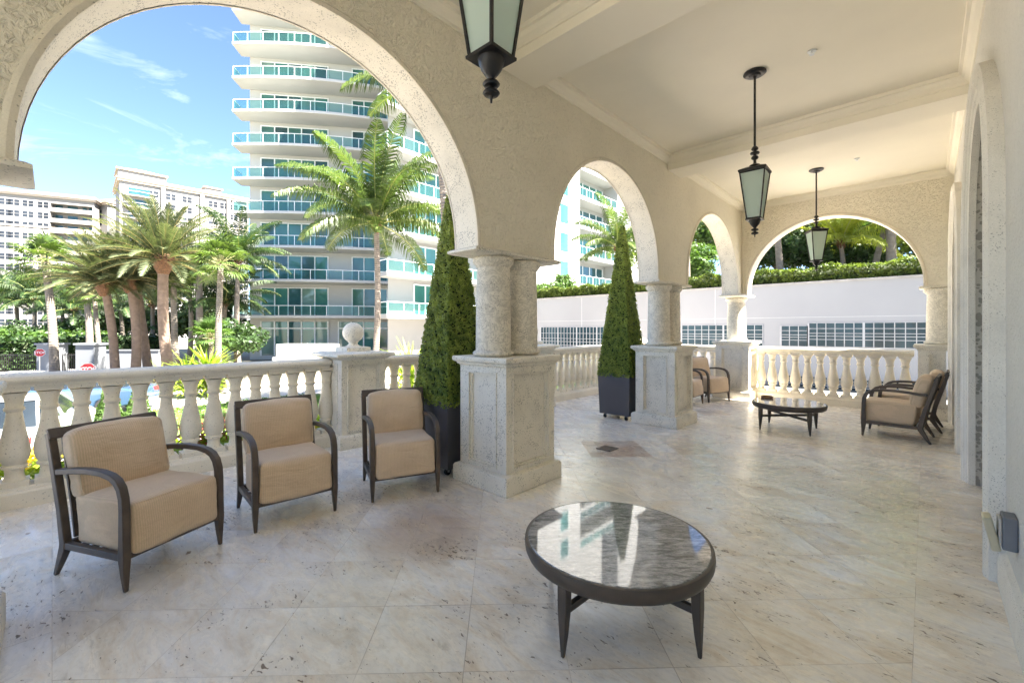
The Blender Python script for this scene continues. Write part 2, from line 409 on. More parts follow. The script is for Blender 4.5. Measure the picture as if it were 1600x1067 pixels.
BEIGE = plain('ivory building paint', (.25, .24, .23), .7, .2, var=.04, vscale=.1); CORN = plain('tan cornice', (.50, .42, .34), .7, var=.06, vscale=.2)
ROOFT = plain('terracotta roof', (.33, .15, .09), .8, var=.2, vscale=2)
PAVE = paving(); ASPH = plain('road', (.20, .19, .185), .9, var=.2, vscale=1.5)
GREYW = plain('grey gate wall paint', (.17, .18, .195), .7, var=.05, vscale=.6)

# ------------------------------------------------------------------ terrace shell
PIERS = (-.57, 3.165, 6.80)
ZI = 2.24                                              # top of the imposts
def arc(c, r, z0, n=40):
    return [(c - r*math.cos(PI*k/n), z0 + r*math.sin(PI*k/n)) for k in range(n+1)]
ARCHES = [(-2.47, 1.37, 2.27), (1.25, 1.37, 2.27), (4.9775, 1.2575, 2.36), (8.705, 1.345, 2.32)]

m = MB(); m.extrude([(-6.03,-5.2),(1.2,-5.2),(1.2,11.0),(-6.03,11.0)], 'z', -1.49, 0.0)
tag(m.build('floor', TRAV, smooth=False), kind='structure')

def arch_wall(y0, y1, arches, zt, zb=ZI):
    p = [(y0, zb)]
    for c, r, z0 in arches:
        p.append((c-r, zb)); p += arc(c, r, z0); p.append((c+r, zb))
    p += [(y1, zb), (y1, zt), (y0, zt)]
    return p
def rib(mb, c, r, z0, zb, fn, w, d, n=40):
    """square bead following an arch edge; fn(a,z,depth)->xyz"""
    pts = [(c-r, zb, -1, 0)] + [(c-r*math.cos(PI*k/n), z0+r*math.sin(PI*k/n), -math.cos(PI*k/n), math.sin(PI*k/n)) for k in range(n+1)] + [(c+r, zb, 1, 0)]
    vs = []; fs = []
    prof = [(-.004, 0), (-.004, d), (w*.45, d*1.25), (w*.8, d*.8), (w, 0)]
    k = len(prof)
    for a, z, na, nz in pts:
        for o, dd in prof: vs.append(fn(a+na*o, z+nz*o, dd))
    for i in range(len(pts)-1):
        for j in range(k-1):
            fs.append((i*k+j, i*k+j+1, (i+1)*k+j+1, (i+1)*k+j))
    mb.add(vs, fs)

aw = thing('arcade_wall', 'cream stucco arcade wall with three tall round arches opening toward the balustrade', 'wall')
m = MB(); m.extrude(arch_wall(-4.9, 10.66, ARCHES, 4.6), 'x', -3.21, -2.92, 0, 1)
m.build('wall_body', [STUC, CORAL], aw, ang=25)
for c, r, z0 in ARCHES[1:]:
    m = MB(); rib(m, c, r, z0, ZI, lambda a, z, d: (-2.92+d, a, z), .045, .018)
    rib(m, c, r, z0, ZI, lambda a, z, d: (-3.21-d, a, z), .045, .018)
    m.build('arch_moulding', CAST, aw)

ew = thing('end_wall', 'cream stucco end wall with one wide arch above the far balustrade', 'wall')
EA = (-1.42, 1.39, 2.30)
m = MB(); m.extrude([(x, z) for x, z in arch_wall(-2.919, .36, [EA], 4.6)], 'y', 10.36, 10.66, 0, 1)
m.build('wall_body', [STUC, CORAL], ew, ang=25)
m = MB(); rib(m, *EA, ZI, lambda a, z, d: (a, 10.36-d, z), .05, .02)
m.build('arch_moulding', CAST, ew)

# right wall with two arched doorways
DOORS = [5.10, 8.73]
rw = thing('house_wall', 'pale stucco house wall along the right side with two arched stone doorways', 'wall')
p = [(-4.9, 0)]
for c in DOORS: p += [(c-1.0, 0)] + arc(c, 1.0, 2.27, 32) + [(c+1.0, 0)]
p += [(11.0, 0), (11.0, 4.6), (-4.9, 4.6)]
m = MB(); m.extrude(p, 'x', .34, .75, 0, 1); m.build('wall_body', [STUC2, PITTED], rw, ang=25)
TP = [(-.005,-.004),(-.005,.045),(.045,.05),(.055,.062),(.095,.062),(.105,.078),(.13,.078),(.14,.088),(.20,.088),(.222,.076),(.25,.070),(.25,0)]
for c in DOORS:
    m = MB(); n = 32
    pts = [(c-1.0, 0, -1, 0)] + [(c-math.cos(PI*k/n), 2.27+math.sin(PI*k/n), -math.cos(PI*k/n), math.sin(PI*k/n)) for k in range(n+1)] + [(c+1.0, 0, 1, 0)]
    vs = [(.34-d, a+na*o, z+nz*o) for a, z, na, nz in pts for o, d in TP]; k = len(TP)
    fs = [(i*k+j, i*k+j+1, (i+1)*k+j+1, (i+1)*k+j) for i in range(len(pts)-1) for j in range(k-1)]
    m.add(vs, fs).build('door_surround', TRIM, rw, ang=25)
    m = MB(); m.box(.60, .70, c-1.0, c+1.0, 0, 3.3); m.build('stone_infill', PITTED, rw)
m = MB()
for a, b in ((-4.9, 3.845), (6.355, 7.475), (9.985, 10.358)):
    m.extrude([(.34, 0), (.305, 0), (.305, .15), (.315, .185), (.34, .20)], 'y', a, b)
m.build('baseboard', TRIM, rw)

m = MB(); m.extrude([(x, z) for x, z in arch_wall(-2.919, .339, [EA], 4.6)], 'y', -4.9, -4.6, 0, 1)  # rear wall out of view, arch opened to let more light in
tag(m.build('rear_wall', [STUC, CORAL], ang=25), 'unseen stucco wall behind the viewer, its wide arch added to let in light', 'wall')

# ceiling, beams, cornices, roof
ce = MB(); ce.box(-2.919, .339, -4.6, 10.359, 4.18, 4.30)
ceil = tag(ce.build('ceiling', CEIL), kind='structure')
BE = [(-.82, -.32), (2.94, 3.42), (6.60, 7.08)]
for a, b in BE:
    m = MB(); m.box(-2.919, .339, a, b, 3.965, 4.1785); m.build('beam', CEIL, ceil, bevel=.006)
bays = [(-4.6, -.82), (-.32, 2.94), (3.42, 6.60), (7.08, 10.36)]
CP = [(0, -.125), (.014, -.122), (.018, -.10), (.05, -.075), (.07, -.04), (.095, -.036), (.10, -.001)]
for a, b in bays:
    m = MB(); vs = []; fs = []
    for q, dz in CP:
        z = 4.18+dz
        vs += [(-2.92+q, a+q, z), (.34-q, a+q, z), (.34-q, b-q, z), (-2.92+q, b-q, z)]
    for i in range(len(CP)-1):
        for k in range(4): fs.append((i*4+k, i*4+(k+1)%4, i*4+4+(k+1)%4, i*4+4+k))
    m.add(vs, fs).build('cornice', CEIL, ceil, ang=20)
m = MB(); m.box(-3.32, 9.0, -5.0, 10.77, 4.602, 4.86); m.box(-3.27, 9.0, -4.95, 10.72, 4.86, 4.92)
m.box(-3.30, 9.0, -5.0, 8.9, 4.921, 6.25); tag(m.build('roof_slab', STUC), 'stucco roof over the arcade under an unseen block added to shade the balustrade', 'roof')  # unseen upper block, height and end chosen to place the shadow edge outside
m = MB(); m.box(.77, 9.0, -5.0, 10.66, -1.5, 4.60); tag(m.build('house', STUC), 'stucco house block behind the right wall', 'building')

# ------------------------------------------------------------------ piers
def paneled(mb, x0, x1, y0, y1, z0, z1, ins=.10, dep=.038, sides='xXyY'):
    """box whose vertical sides carry a sunk panel"""
    mb.box(x0+dep, x1-dep, y0+dep, y1-dep, z0, z1)
    zi0, zi1 = z0+ins*.55, z1-ins*.7
    def frame(P, a0, a1):
        # four strips between the core and the outer face, with sloping inner lip
        for u0, u1, w0, w1 in ((a0, a0+ins, z0, z1), (a1-ins, a1, z0, z1), (a0+ins, a1-ins, z0, zi0), (a0+ins, a1-ins, zi1, z1)):
            P(u0, u1, w0, w1)
        l = .016
        for u0, u1, w0, w1 in ((a0+ins, a0+ins+l, zi0, zi1), (a1-ins-l, a1-ins, zi0, zi1), (a0+ins+l, a1-ins-l, zi0, zi0+l), (a0+ins+l, a1-ins-l, zi1-l, zi1)):
            P(u0, u1, w0, w1, .5)
    def bead(P, a0, a1):
        b = .016; u0, u1, w0, w1 = a0+ins-b, a1-ins+b, zi0-b, zi1+b
        P(u0, u0+b, w0, w1); P(u1-b, u1, w0, w1); P(u0+b, u1-b, w0, w0+b); P(u0+b, u1-b, w1-b, w1)
    q = .010
    if 'X' in sides: bead(lambda u0, u1, w0, w1: mb.box(x1-.001, x1+q, u0, u1, w0, w1), y0, y1)
    if 'y' in sides: bead(lambda u0, u1, w0, w1: mb.box(u0, u1, y0-q, y0+.001, w0, w1), x0+dep, x1-dep)
    if 'x' in sides: frame(lambda u0, u1, w0, w1, k=1: mb.box(x0+dep*(1-k), x0+dep, u0, u1, w0, w1), y0, y1)
    if 'X' in sides: frame(lambda u0, u1, w0, w1, k=1: mb.box(x1-dep, x1-dep*(1-k), u0, u1, w0, w1), y0, y1)
    if 'y' in sides: frame(lambda u0, u1, w0, w1, k=1: mb.box(u0, u1, y0+dep*(1-k), y0+dep, w0, w1), x0+dep, x1-dep)
    if 'Y' in sides: frame(lambda u0, u1, w0, w1, k=1: mb.box(u0, u1, y1-dep, y1-dep*(1-k), w0, w1), x0+dep, x1-dep)

def ring_rect(mb, x0, x1, y0, y1, prof):
    """rectangular block with moulded edge; prof list of (outset,z)"""
    vs = []; fs = []
    for o, z in prof: vs += [(x0-o, y0-o, z), (x1+o, y0-o, z), (x1+o, y1+o, z), (x0-o, y1+o, z)]
    n = len(prof)
    for i in range(n-1):
        for k in range(4): fs.append((i*4+k, i*4+(k+1)%4, i*4+4+(k+1)%4, i*4+4+k))
    fs += [(3,2,1,0), ((n-1)*4, (n-1)*4+1, (n-1)*4+2, (n-1)*4+3)]
    mb.add(vs, fs)

def pedestal(parent, x0, x1, y0, y1, h=1.235, sides='xXyY', mat=CORAL):
    m = MB(); paneled(m, x0+.055, x1-.055, y0+.055, y1-.055, .17, h-.085, sides=sides)
    pd = m.build('pedestal', mat, parent)
    m = MB(); ring_rect(m, x0, x1, y0, y1, [(0, .0), (0, .145), (-.012, .165), (-.05, .18)]); m.build('plinth', mat, pd, bevel=.008)
    m = MB(); ring_rect(m, x0, x1, y0, y1, [(-.055, h-.095), (-.045, h-.08), (-.03, h-.075), (-.03, h-.062), (-.004, h-.048), (.004, h-.035), (.004, h-.012), (-.004, h-.001), (-.06, h)]); m.build('cap', mat, pd)
    return pd
def column(parent, x, y, r, z0=1.235, z1=2.19, mat=CORALV):
    prof = [(r*1.0, z0+.06)] + [(r*(1.0 - .07*(k/10.0)**1.5), z0+.06+(z1-.085-z0-.06)*k/10.0) for k in range(1, 11)]
    m = MB(); m.lathe(prof, 36, (x, y, 0)); cl = m.build('column', mat, parent, ang=50)
    def torus(za, zb, ra, bulge):
        return [(ra, za)] + [(ra+bulge*math.sin(PI*k/8), za+(zb-za)*k/8) for k in range(1, 8)] + [(ra, zb)]
    m = MB(); m.lathe(torus(z0+.001, z0+.062, r*1.0, .030), 36, (x, y, 0)); m.build('base_ring', mat, cl, ang=60)
    m = MB(); m.lathe([(r*.93, z1-.10), (r*.99, z1-.088), (r*1.06, z1-.07), (r*1.14, z1-.055), (r*1.17, z1-.035), (r*1.15, z1-.015), (r*1.08, z1-.001)], 36, (x, y, 0)); m.build('capital_ring', mat, cl, ang=60)
    return cl
def impost(parent, x0, x1, y0, y1):
    m = MB(); ring_rect(m, x0, x1, y0, y1, [(.03, 2.192), (.06, 2.205), (.06, 2.225), (.035, 2.2385)]); m.build('impost', CORAL, parent)
plabels = ['twin column stone pier at the far left edge, beside the nearest chair',
           'largest coral stone pier in view, with twin columns, beside the third chair',
           'middle coral stone pier with twin columns hiding the second tall topiary planter']
wallspan = [(-1.10, -.12), (2.62, 3.72), (6.235, 7.36)]
for cy, lab, (wa, wb) in zip(PIERS, plabels, wallspan):
    t = thing('stone_pier', lab, 'pier', group='stone piers of the arcade')
    pedestal(t, -3.44, -2.69, cy-.405, cy+.405)
    column(t, -3.065, cy-.20, .172); column(t, -3.065, cy+.20, .172)
    impost(t, -3.21, -2.92, wa, wb)
t = thing('stone_pier', 'corner stone pier with a single column where the two arch walls meet', 'pier', group='stone piers of the arcade')
pedestal(t, -3.44, -2.66, 10.05, 10.86); column(t, -3.06, 10.47, .19); impost(t, -3.21, -2.81, 10.05, 10.66)
t = thing('stone_pier', 'stout stone half column on a pedestal against the right wall behind the far chairs', 'pier', group='stone piers of the arcade')
pedestal(t, -.155, .335, 10.05, 10.86, sides='xyY'); column(t, .20, 10.47, .205); impost(t, -.03, .33, 10.36, 10.66)

# ------------------------------------------------------------------ balustrades
BPROF = [(.085,0),(.085,.035),(.072,.045),(.062,.07),(.056,.10),(.060,.135),(.078,.145),(.080,.165),(.068,.175),(.082,.20),(.094,.235),(.098,.27),(.094,.32),(.083,.38),(.071,.44),(.060,.50),(.052,.56),(.048,.60),(.062,.61),(.064,.63),(.054,.64),(.056,.68),(.066,.72),(.082,.755),(.092,.775),(.092,.80)]
PZ0, PZ1, RZ = .168, 1.005, 1.115
bal_mesh = None
def balustrade(label, axis, c, a0, a1, first, step, inner):
    """axis 'y': runs along Y at x=c; inner = -1/1 side of the terrace"""
    global bal_mesh
    t = thing('balustrade', label, 'balustrade', group='cast stone balustrade runs')
    def seg(name, prof):
        m = MB(); poly = [(c+o, z) for o, z in prof]
        m.extrude(poly, 'y' if axis == 'y' else 'x', a0, a1); return m.build(name, CAST, t, bevel=.004)
    seg('base_rail', [(-.15, 0), (.15, 0), (.15, .125), (.135, .142), (.115, .146), (.105, .168), (-.105, .168), (-.115, .146), (-.135, .142), (-.15, .125)])
    seg('top_rail', [(-.10, 1.003), (.10, 1.003), (.105, 1.03), (.125, 1.04), (.148, 1.055), (.155, 1.075), (.148, 1.098), (.12, 1.112), (.06, 1.118), (-.06, 1.118), (-.12, 1.112), (-.148, 1.098), (-.155, 1.075), (-.148, 1.055), (-.125, 1.04), (-.105, 1.03)])
    k = first
    while k < a1+.02:
        if bal_mesh is None:
            m = MB(); m.lathe([(r, z) for r, z in BPROF[2:-2]], 20); m.box(-.088, .088, -.088, .088, -.001, .045); m.box(-.09, .09, -.09, .09, .765, .801)
            o = m.build('baluster', CAST, t, ang=50); bal_mesh = o
        else:
            o = bal_mesh.copy(); COL.objects.link(o); o.parent = t
        o.location = (c, k, PZ0-.002) if axis == 'y' else (k, c, PZ0-.002)
        o.scale = (1, 1, 1.047); k += step
    return t
balustrade('nearest stone balustrade run behind the first two chairs', 'y', -5.65, -.545, 2.455, -.43, .2055, 1)
balustrade('stone balustrade run behind the first topiary planter', 'y', -5.65, 3.085, 6.085, 3.235, .2085, 1)
balustrade('sunlit stone balustrade run seen through the second arch', 'y', -5.65, 6.715, 10.30, 6.80, .2125, 1)
balustrade('short stone balustrade run behind the two far left chairs', 'x', 10.65, -5.26, -3.44, -5.11, .2125, -1)
balustrade('stone balustrade run under the end arch behind the far coffee table', 'x', 10.65, -2.66, -.155, -2.61, .2125, -1)
def post(label, x, y):
    t = thing('balustrade_post', label, 'post', (x, y, 0), group='balustrade posts with ball finials')
    m = MB(); paneled(m, -.30, .30, -.30, .30, .17, 1.11, ins=.09, dep=.03); s = m.build('post_shaft', CORAL, t)
    m = MB(); ring_rect(m, -.34, .34, -.34, .34, [(0, 0), (0, .135), (-.012, .155), (-.04, .172)]); m.build('plinth', CORAL, t, bevel=.006)
    m = MB(); ring_rect(m, -.30, .30, -.30, .30, [(0, 1.105), (.02, 1.112), (.04, 1.13), (.085, 1.145), (.095, 1.155), (.095, 1.18), (.085, 1.19), (.0, 1.205)]); m.build('cap', CORAL, t)
    m = MB(); ring_rect(m, -.165, .165, -.165, .165, [(0, 1.20), (0, 1.255), (-.03, 1.265)])
    m.lathe([(.12, 1.262), (.085, 1.275), (.06, 1.295), (.055, 1.315), (.07, 1.33)] + [(.135*math.sin(PI*(.16+.84*k/14)), 1.452-.135*math.cos(PI*(.16+.84*k/14))) for k in range(14)] + [(.004, 1.587)], 28)
    m.build('ball_finial', CORAL, t, ang=50)
    return t
p1 = post('near balustrade post with a stone ball between the second and third chairs', -5.56, 2.77)
dup(p1, 'balustrade post with stone ball half hidden behind the large pier', (-5.56, 6.40, 0))
dup(p1, 'corner balustrade post with stone ball at the far outer corner', (-5.56, 10.62, 0))
dup(p1, 'balustrade post with stone ball just outside the left edge of the view', (-5.56, -.86, 0))

# ------------------------------------------------------------------ furniture
def rbox(mb, sx, sy, sz, r, seg=10, c=(0,0,0), puff=0.0, rotx=0.0, shear=0.0):
    """soft cushion: rounded box with puffed faces"""
    hx, hy, hz = sx/2, sy/2, sz/2
    idx = {}; vs = []; fs = []
    cr, sr = math.cos(rotx), math.sin(rotx)
    def vert(i, j, k):
        key = (i, j, k)
        if key in idx: return idx[key]
        def t(q):
            s_ = 2*q/seg-1
            return math.copysign(abs(s_)**.72, s_)
        x, y, z = t(i)*hx, t(j)*hy, t(k)*hz
        qx = max(-hx+r, min(hx-r, x)); qy = max(-hy+r, min(hy-r, y)); qz = max(-hz+r, min(hz-r, z))
        d = Vector((x-qx, y-qy, z-qz))
        if d.length > 1e-6:
            d.normalize(); x, y, z = qx+d.x*r, qy+d.y*r, qz+d.z*r
        if puff:
            fx, fy, fz = 1-(x/hx)**2, 1-(y/hy)**2, 1-(z/hz)**2
            x += puff*.5*(x/hx)*fy*fz; y += puff*(y/hy)*fx*fz; z += puff*(z/hz)*fx*fy
        y += shear*z
        y, z = y*cr - z*sr, y*sr + z*cr
        vs.append((x+c[0], y+c[1], z+c[2])); idx[key] = len(vs)-1; return idx[key]
    rg = range(seg)
    for a in rg:
        for b in rg:
            for k, fl in ((0, 1), (seg, 0)):
                for ax in range(3):
                    def mk(p, q):
                        t3 = [0, 0, 0]; t3[ax] = k; o = [w for w in range(3) if w != ax]; t3[o[0]] = p; t3[o[1]] = q; return vert(*t3)
                    f = (mk(a, b), mk(a+1, b), mk(a+1, b+1), mk(a, b+1)); fs.append(f)
    mb.add(vs, fs)

from mathutils import noise as mnoise
SEED = [0]
def rumple(mb, amp):
    SEED[0] += 1; o = Vector((SEED[0]*3.7, SEED[0]*1.3, 0)); out = []
    for p in mb.v:
        q = Vector(p); d = mnoise.noise_vector(Vector((q.x*4, q.y*6, q.z*6))+o)*amp + mnoise.noise_vector(Vector((q.x*11, q.y*9, q.z*22))+o)*amp*.4
        out.append(tuple(q+d))
    mb.v = out
def make_chair(label, loc, rz, group):
    t = thing('lounge_chair', label, 'armchair', loc, rz, group)
    W = .31
    for s_ in (-1, 1):
        x0, x1 = sorted((s_*W, s_*(W-.042)))
        # front leg and arm: one bent bar from foot to back post
        m = MB(); m.bar([(.012, 0, .020, .5), (.005, .09, .034, .8), (0, .19, .052, 1), (0, .30, .044), (0, .46, .040), (-.006, .53, .040), (-.024, .585, .040), (-.055, .622, .038), (-.10, .645, .036), (-.18, .660, .034), (-.30, .662, .034), (-.42, .652, .034), (-.575, .632, .034)], x0, x1)
        m.build('arm_and_leg', BRONZE, t, bevel=.005)
        m = MB(); m.bar([(-.60, 0, .022, .55), (-.555, .09, .038, .8), (-.515, .175, .052), (-.512, .21, .050), (-.545, .40, .042), (-.60, .63, .042), (-.655, .86, .034)], x0, x1)
        m.build('back_post', BRONZE, t, bevel=.005)
        m = MB(); m.box(x0+.004, x1-.004, -.50, -.018, .175, .215); m.build('side_rail', BRONZE, t, bevel=.004)
    m = MB(); m.box(-W+.042, W-.042, -.022, .016, .178, .212); m.build('front_rail', BRONZE, t, bevel=.004)
    m = MB(); m.box(-W+.042, W-.042, -.53, -.49, .178, .212); m.build('rear_rail', BRONZE, t, bevel=.004)
    m = MB()
    for k in range(5): m.box(-W+.05, W-.05, -.10-.09*k, -.06-.09*k, .178, .188)
    m.build('seat_slats', BRONZE, t)
    m = MB(); m.bar([(-.630, .825, .026), (-.657, .885, .026)], -W+.002, W-.002); m.build('top_rail', BRONZE, t, bevel=.005)
    for k in range(6):
        x = -.225+.09*k
        m = MB(); m.bar([(-.528, .215, .014), (-.558, .40, .014), (-.610, .63, .014), (-.648, .83, .014)], x-.014, x+.014); m.build('back_slat', BRONZE, t)
    m = MB(); rbox(m, .528, .51, .30, .035, 20, (0, -.222, .345), .014, 0, -.10); rumple(m, .007)
    sc_ = m.build('seat_cushion', FAB, t, ang=80)
    def loop(hx, hy, r, n=5):
        o = []
        for cx, cy, a in ((hx-r, hy-r, 0), (-hx+r, hy-r, 90), (-hx+r, -hy+r, 180), (hx-r, -hy+r, 270)):
            for k in range(n+1): o.append((cx+r*math.cos(R(a+90*k/n)), cy+r*math.sin(R(a+90*k/n))))
        return o
    m = MB(); m.tube([(x, y-.222-.012, 0.481+.006*(1-(x/.26)**2)) for x, y in loop(.252, .242, .035)], .0045, 6, closed=True); m.build('piping', FAB, sc_)
    rx = R(14)
    m = MB(); rbox(m, .522, .125, .415, .04, 20, (0, -.515, .665), .024, rx); rumple(m, .009)
    bc = m.build('back_cushion', FAB, t, ang=80)
    m = MB(); c_, s__ = math.cos(rx), math.sin(rx)
    m.tube([(x, -.515+.050*c_-z*s__, .665+.050*s__+z*c_) for x, z in loop(.252, .197, .04)], .0045, 6, closed=True); m.build('piping', FAB, bc)
    return t
def face(fl, fr):
    """chair pose from the floor points of the front legs (as seen from the front: left, right)"""
    dx, dy = fr[0]-fl[0], fr[1]-fl[1]
    # chair +y (front) is the edge direction turned so that front looks to +x for edges along +y
    nx, ny = dy, -dx
    return ((fl[0]+fr[0])/2, (fl[1]+fr[1])/2, 0), math.atan2(ny, nx) - PI/2
G = 'tan cushioned lounge chairs'
L, A = face((-3.319, .271), (-3.589, .813))
c1 = make_chair('nearest tan lounge chair at the far left, turned toward the round table', L, A, G)
for lab, fl_, fr_ in (('second tan lounge chair, between the nearest chair and the balustrade post', (-3.595, 1.007), (-3.549, 1.63)),
                      ('third tan lounge chair, close beside the dark planter and the large pier', (-3.493, 1.886), (-3.264, 2.474)),
                      ('far left lounge chair mostly hidden behind the middle pier', (-3.26, 8.40), (-3.27, 9.02)),
                      ('sunlit lounge chair in front of the corner pier', (-3.22, 9.16), (-2.98, 9.74)),
                      ('right lounge chair seen from its side against the house wall, nearer of two', (-.60, 8.48), (-.64, 7.86)),
                      ('right lounge chair at the far wall, mostly hidden behind the other one', (-.50, 9.40), (-.52, 8.78))):
    L, A = face(fl_, fr_); ch_ = make_chair(lab, L, A, G)
    if lab.startswith('right'): ch_.scale = (1, 1.14, 1)

def make_table(label, loc, rz, group):
    t = thing('coffee_table', label, 'coffee table', loc, rz, group)
    m = MB(); m.lathe([(.39, .322), (.452, .323), (.468, .333), (.478, .355), (.481, .378), (.478, .402), (.470, .405), (.464, .403)], 72); m.build('table_rim', BRONZE2, t, ang=40)
    m = MB(); m.lathe([(.463, .375), (.463, .402), (.459, .4065), (.002, .407)], 72); m.build('table_top', GRAN, t, ang=30)
    for k in range(4):
        a = PI/4 + k*PI/2
        m = MB()
        vs = []; fs = []
        for r, z, w, d in ((.442, 0, .008, .008), (.436, .10, .017, .015), (.432, .22, .025, .021), (.430, .325, .026, .022)):
            for sx, sy in ((-1,-1),(1,-1),(1,1),(-1,1)):
                u, v_ = r+sx*d, sy*w
                vs.append((u*math.cos(a)-v_*math.sin(a), u*math.sin(a)+v_*math.cos(a), z))
        for i in range(3):
            for q in range(4): fs.append((i*4+q, i*4+(q+1)%4, i*4+4+(q+1)%4, i*4+4+q))
        fs += [(3,2,1,0), (12,13,14,15)]
        m.add(vs, fs).build('leg', BRONZE2, t, bevel=.004)
    for a in (PI/4, 3*PI/4):
        m = MB(); c_, s_ = math.cos(a), math.sin(a); z0, z1 = (.192, .224) if a < 1 else (.193, .225); w = .013
        m.add([(c_*u - s_*v_, s_*u + c_*v_, z) for z in (z0, z1) for u, v_ in ((-.41,-w),(.41,-w),(.41,w),(-.41,w))],
              [(3,2,1,0),(4,5,6,7),(0,1,5,4),(1,2,6,5),(2,3,7,6),(3,0,4,7)])
        m.build('stretcher', BRONZE2, t)
    return t
t1 = make_table('near round granite coffee table with dark bronze legs in the foreground', (-1.19, 2.05, 0), 0, 'round granite coffee tables')
t1.rotation_euler[2] = R(43.0)
dup(t1, 'far round coffee table holding a small brown ashtray, near the end balustrade', (-1.50, 7.60, 0), R(2), 'round granite coffee tables')
m = MB(); m.lathe([(.075, 0), (.085, .004), (.088, .03), (.080, .034), (.070, .03), (.064, .012), (.002, .010)], 28, (-1.83, 7.80, .408))
tag(m.build('ashtray', plain('amber ashtray', (.20, .10, .035), .25, .6)), 'small round brown ashtray on the far coffee table', 'ashtray')

# ------------------------------------------------------------------ lanterns
def make_lantern(label, loc, rz):
    t = thing('hanging_lantern', label, 'lantern', loc, rz, 'iron lanterns hanging from the ceiling')
    zt = 4.179-2.46
    def zz(z): return z
    m = MB(); m.lathe([(.002, zt), (.105, zt), (.108, zt-.012), (.085, zt-.028), (.06, zt-.03), (.05, zt-.045), (.02, zt-.05), (.012, zt-.06)], 32); m.build('ceiling_rose', IRON, t, ang=40)
    m = MB(); m.tube([(0,0,zt-.05), (0,0,.93)], .0115, 12); m.build('rod', IRON, t)
    b0, b1 = .185, .695; h0, h1 = .062, .117
    m = MB()
    pr = [(.012, .95), (.02, .945), (.030, .932), (.034, .92), (.028, .908), (.014, .90), (.014, .893), (.042, .885), (.046, .875), (.040, .866), (.014, .858), (.014, .85), (.030, .842), (.036, .828), (.030, .815), (.014, .806), (.013, .775), (.02, .765), (.05, .752), (.055, .742), (.03, .735), (.025, .72), (.06, .703), (.065, b1)]
    m.lathe(list(reversed(pr)), 20); m.build('finial_stack', IRON, t, ang=30)
    m = MB(); ring_rect(m, -h1, h1, -h1, h1, [(.010, b1-.022), (.014, b1-.012), (.012, b1+.002), (-.045, b1+.030)]); m.build('lantern_roof', IRON, t)
    fr = MB()
    for sx in (-1, 1):
        for sy in (-1, 1):
            fr.tube([(sx*h0, sy*h0, b0), (sx*h1, sy*h1, b1-.015)], .0085, 4)
    for k in range(4):
        a = k*PI/2; c_, s_ = math.cos(a), math.sin(a)
        for z, h in ((b0+.006, h0), (b1-.025, h1-.004)):
            p0 = (-h, -h); p1_ = (h, -h)
            fr.tube([(p0[0]*c_-p0[1]*s_, p0[0]*s_+p0[1]*c_, z), (p1_[0]*c_-p1_[1]*s_, p1_[0]*s_+p1_[1]*c_, z)], .009, 4)
    fr.build('lantern_frame', IRON, t)
    for k in range(4):
        a = k*PI/2; c_, s_ = math.cos(a), math.sin(a); q = .003
        vs = []
        for dd in (q, q+.004):
            for u, v_, z in ((-h0+.004, -h0+dd, b0), (h0-.004, -h0+dd, b0), (h1-.004, -h1+dd, b1-.02), (-h1+.004, -h1+dd, b1-.02)):
                vs.append((u*c_-v_*s_, u*s_+v_*c_, z))
        m = MB(); m.add(vs, [(0,1,2,3),(7,6,5,4),(0,4,5,1),(1,5,6,2),(2,6,7,3),(3,7,4,0)]); m.build('glass_pane', FROST, t)
    m = MB(); ring_rect(m, -h0, h0, -h0, h0, [(.012, b0-.008), (.013, b0+.004)])
    m.lathe([(.004, 0), (.006, .02), (.010, .026), (.03, .032), (.036, .04), (.03, .048), (.012, .054), (.012, .062), (.03, .068), (.036, .077), (.03, .086), (.012, .092), (.014, .10), (.025, .112), (.042, .135), (.052, .16), (.056, b0-.007)], 24); m.build('drop_finial', IRON, t, ang=30)
    m = MB(); m.lathe([(.012, b0+.06), (.013, b0+.20), (.030, b0+.24), (.032, b0+.28), (.018, b0+.315), (.002, b0+.32)], 14); m.build('bulb', plain('unlit bulb', (.6, .6, .58), .3), t)
    return t
l1 = make_lantern('nearest iron lantern with frosted panes, cut off by the top edge', (-1.30, 1.245, 2.43), R(2))
dup(l1, 'middle iron lantern hanging on a long rod before the beam', (-1.30, 5.06, 2.46), R(2))
dup(l1, 'farthest iron lantern hanging in front of the end arch', (-1.34, 8.85, 2.46), R(33))
for lab, x, y in (('small sprinkler head on the ceiling above the middle lantern', -.80, 5.05), ('small sprinkler head on the ceiling of the far bay', -.79, 8.72)):
    m = MB(); m.lathe([(.002, -.035), (.022, -.035), (.022, -.031), (.008, -.03), (.008, -.012), (.035, -.01), (.038, -.001)], 18, (x, y, 4.18)); tag(m.build('sprinkler_head', ALU), lab, 'sprinkler', 'ceiling sprinkler heads')

# drain and outlet
m = MB(); dx, dy = -2.90, 4.79
for k in range(7):
    a = -.075 + .025*k
    m.box(dx+a-.006, dx+a+.006, dy-.085, dy+.085, .001, .010)
m.box(dx-.10, dx+.10, dy-.10, dy-.084, .001, .011); m.box(dx-.10, dx+.10, dy+.084, dy+.10, .001, .011); m.box(dx-.10, dx-.084, dy-.083, dy+.083, .001, .011); m.box(dx+.084, dx+.10, dy-.083, dy+.083, .001, .011)
m.box(dx-.084, dx+.084, dy-.083, dy+.083, .0005, .002, 1)
tag(m.build('floor_drain', [plain('tarnished drain', (.16, .13, .11), .5, metal=.6), RUBBER]), 'square metal drain grate set in the stained floor tile', 'drain')
t = thing('outlet_box', 'weatherproof outlet with its clear lid open, low on the right wall', 'outlet', (.34, 3.42, .45))
m = MB(); m.box(-.055, -.001, -.06, .06, -.085, .085); m.build('back_box', plain('grey plastic', (.16, .17, .19), .5), t, bevel=.006)
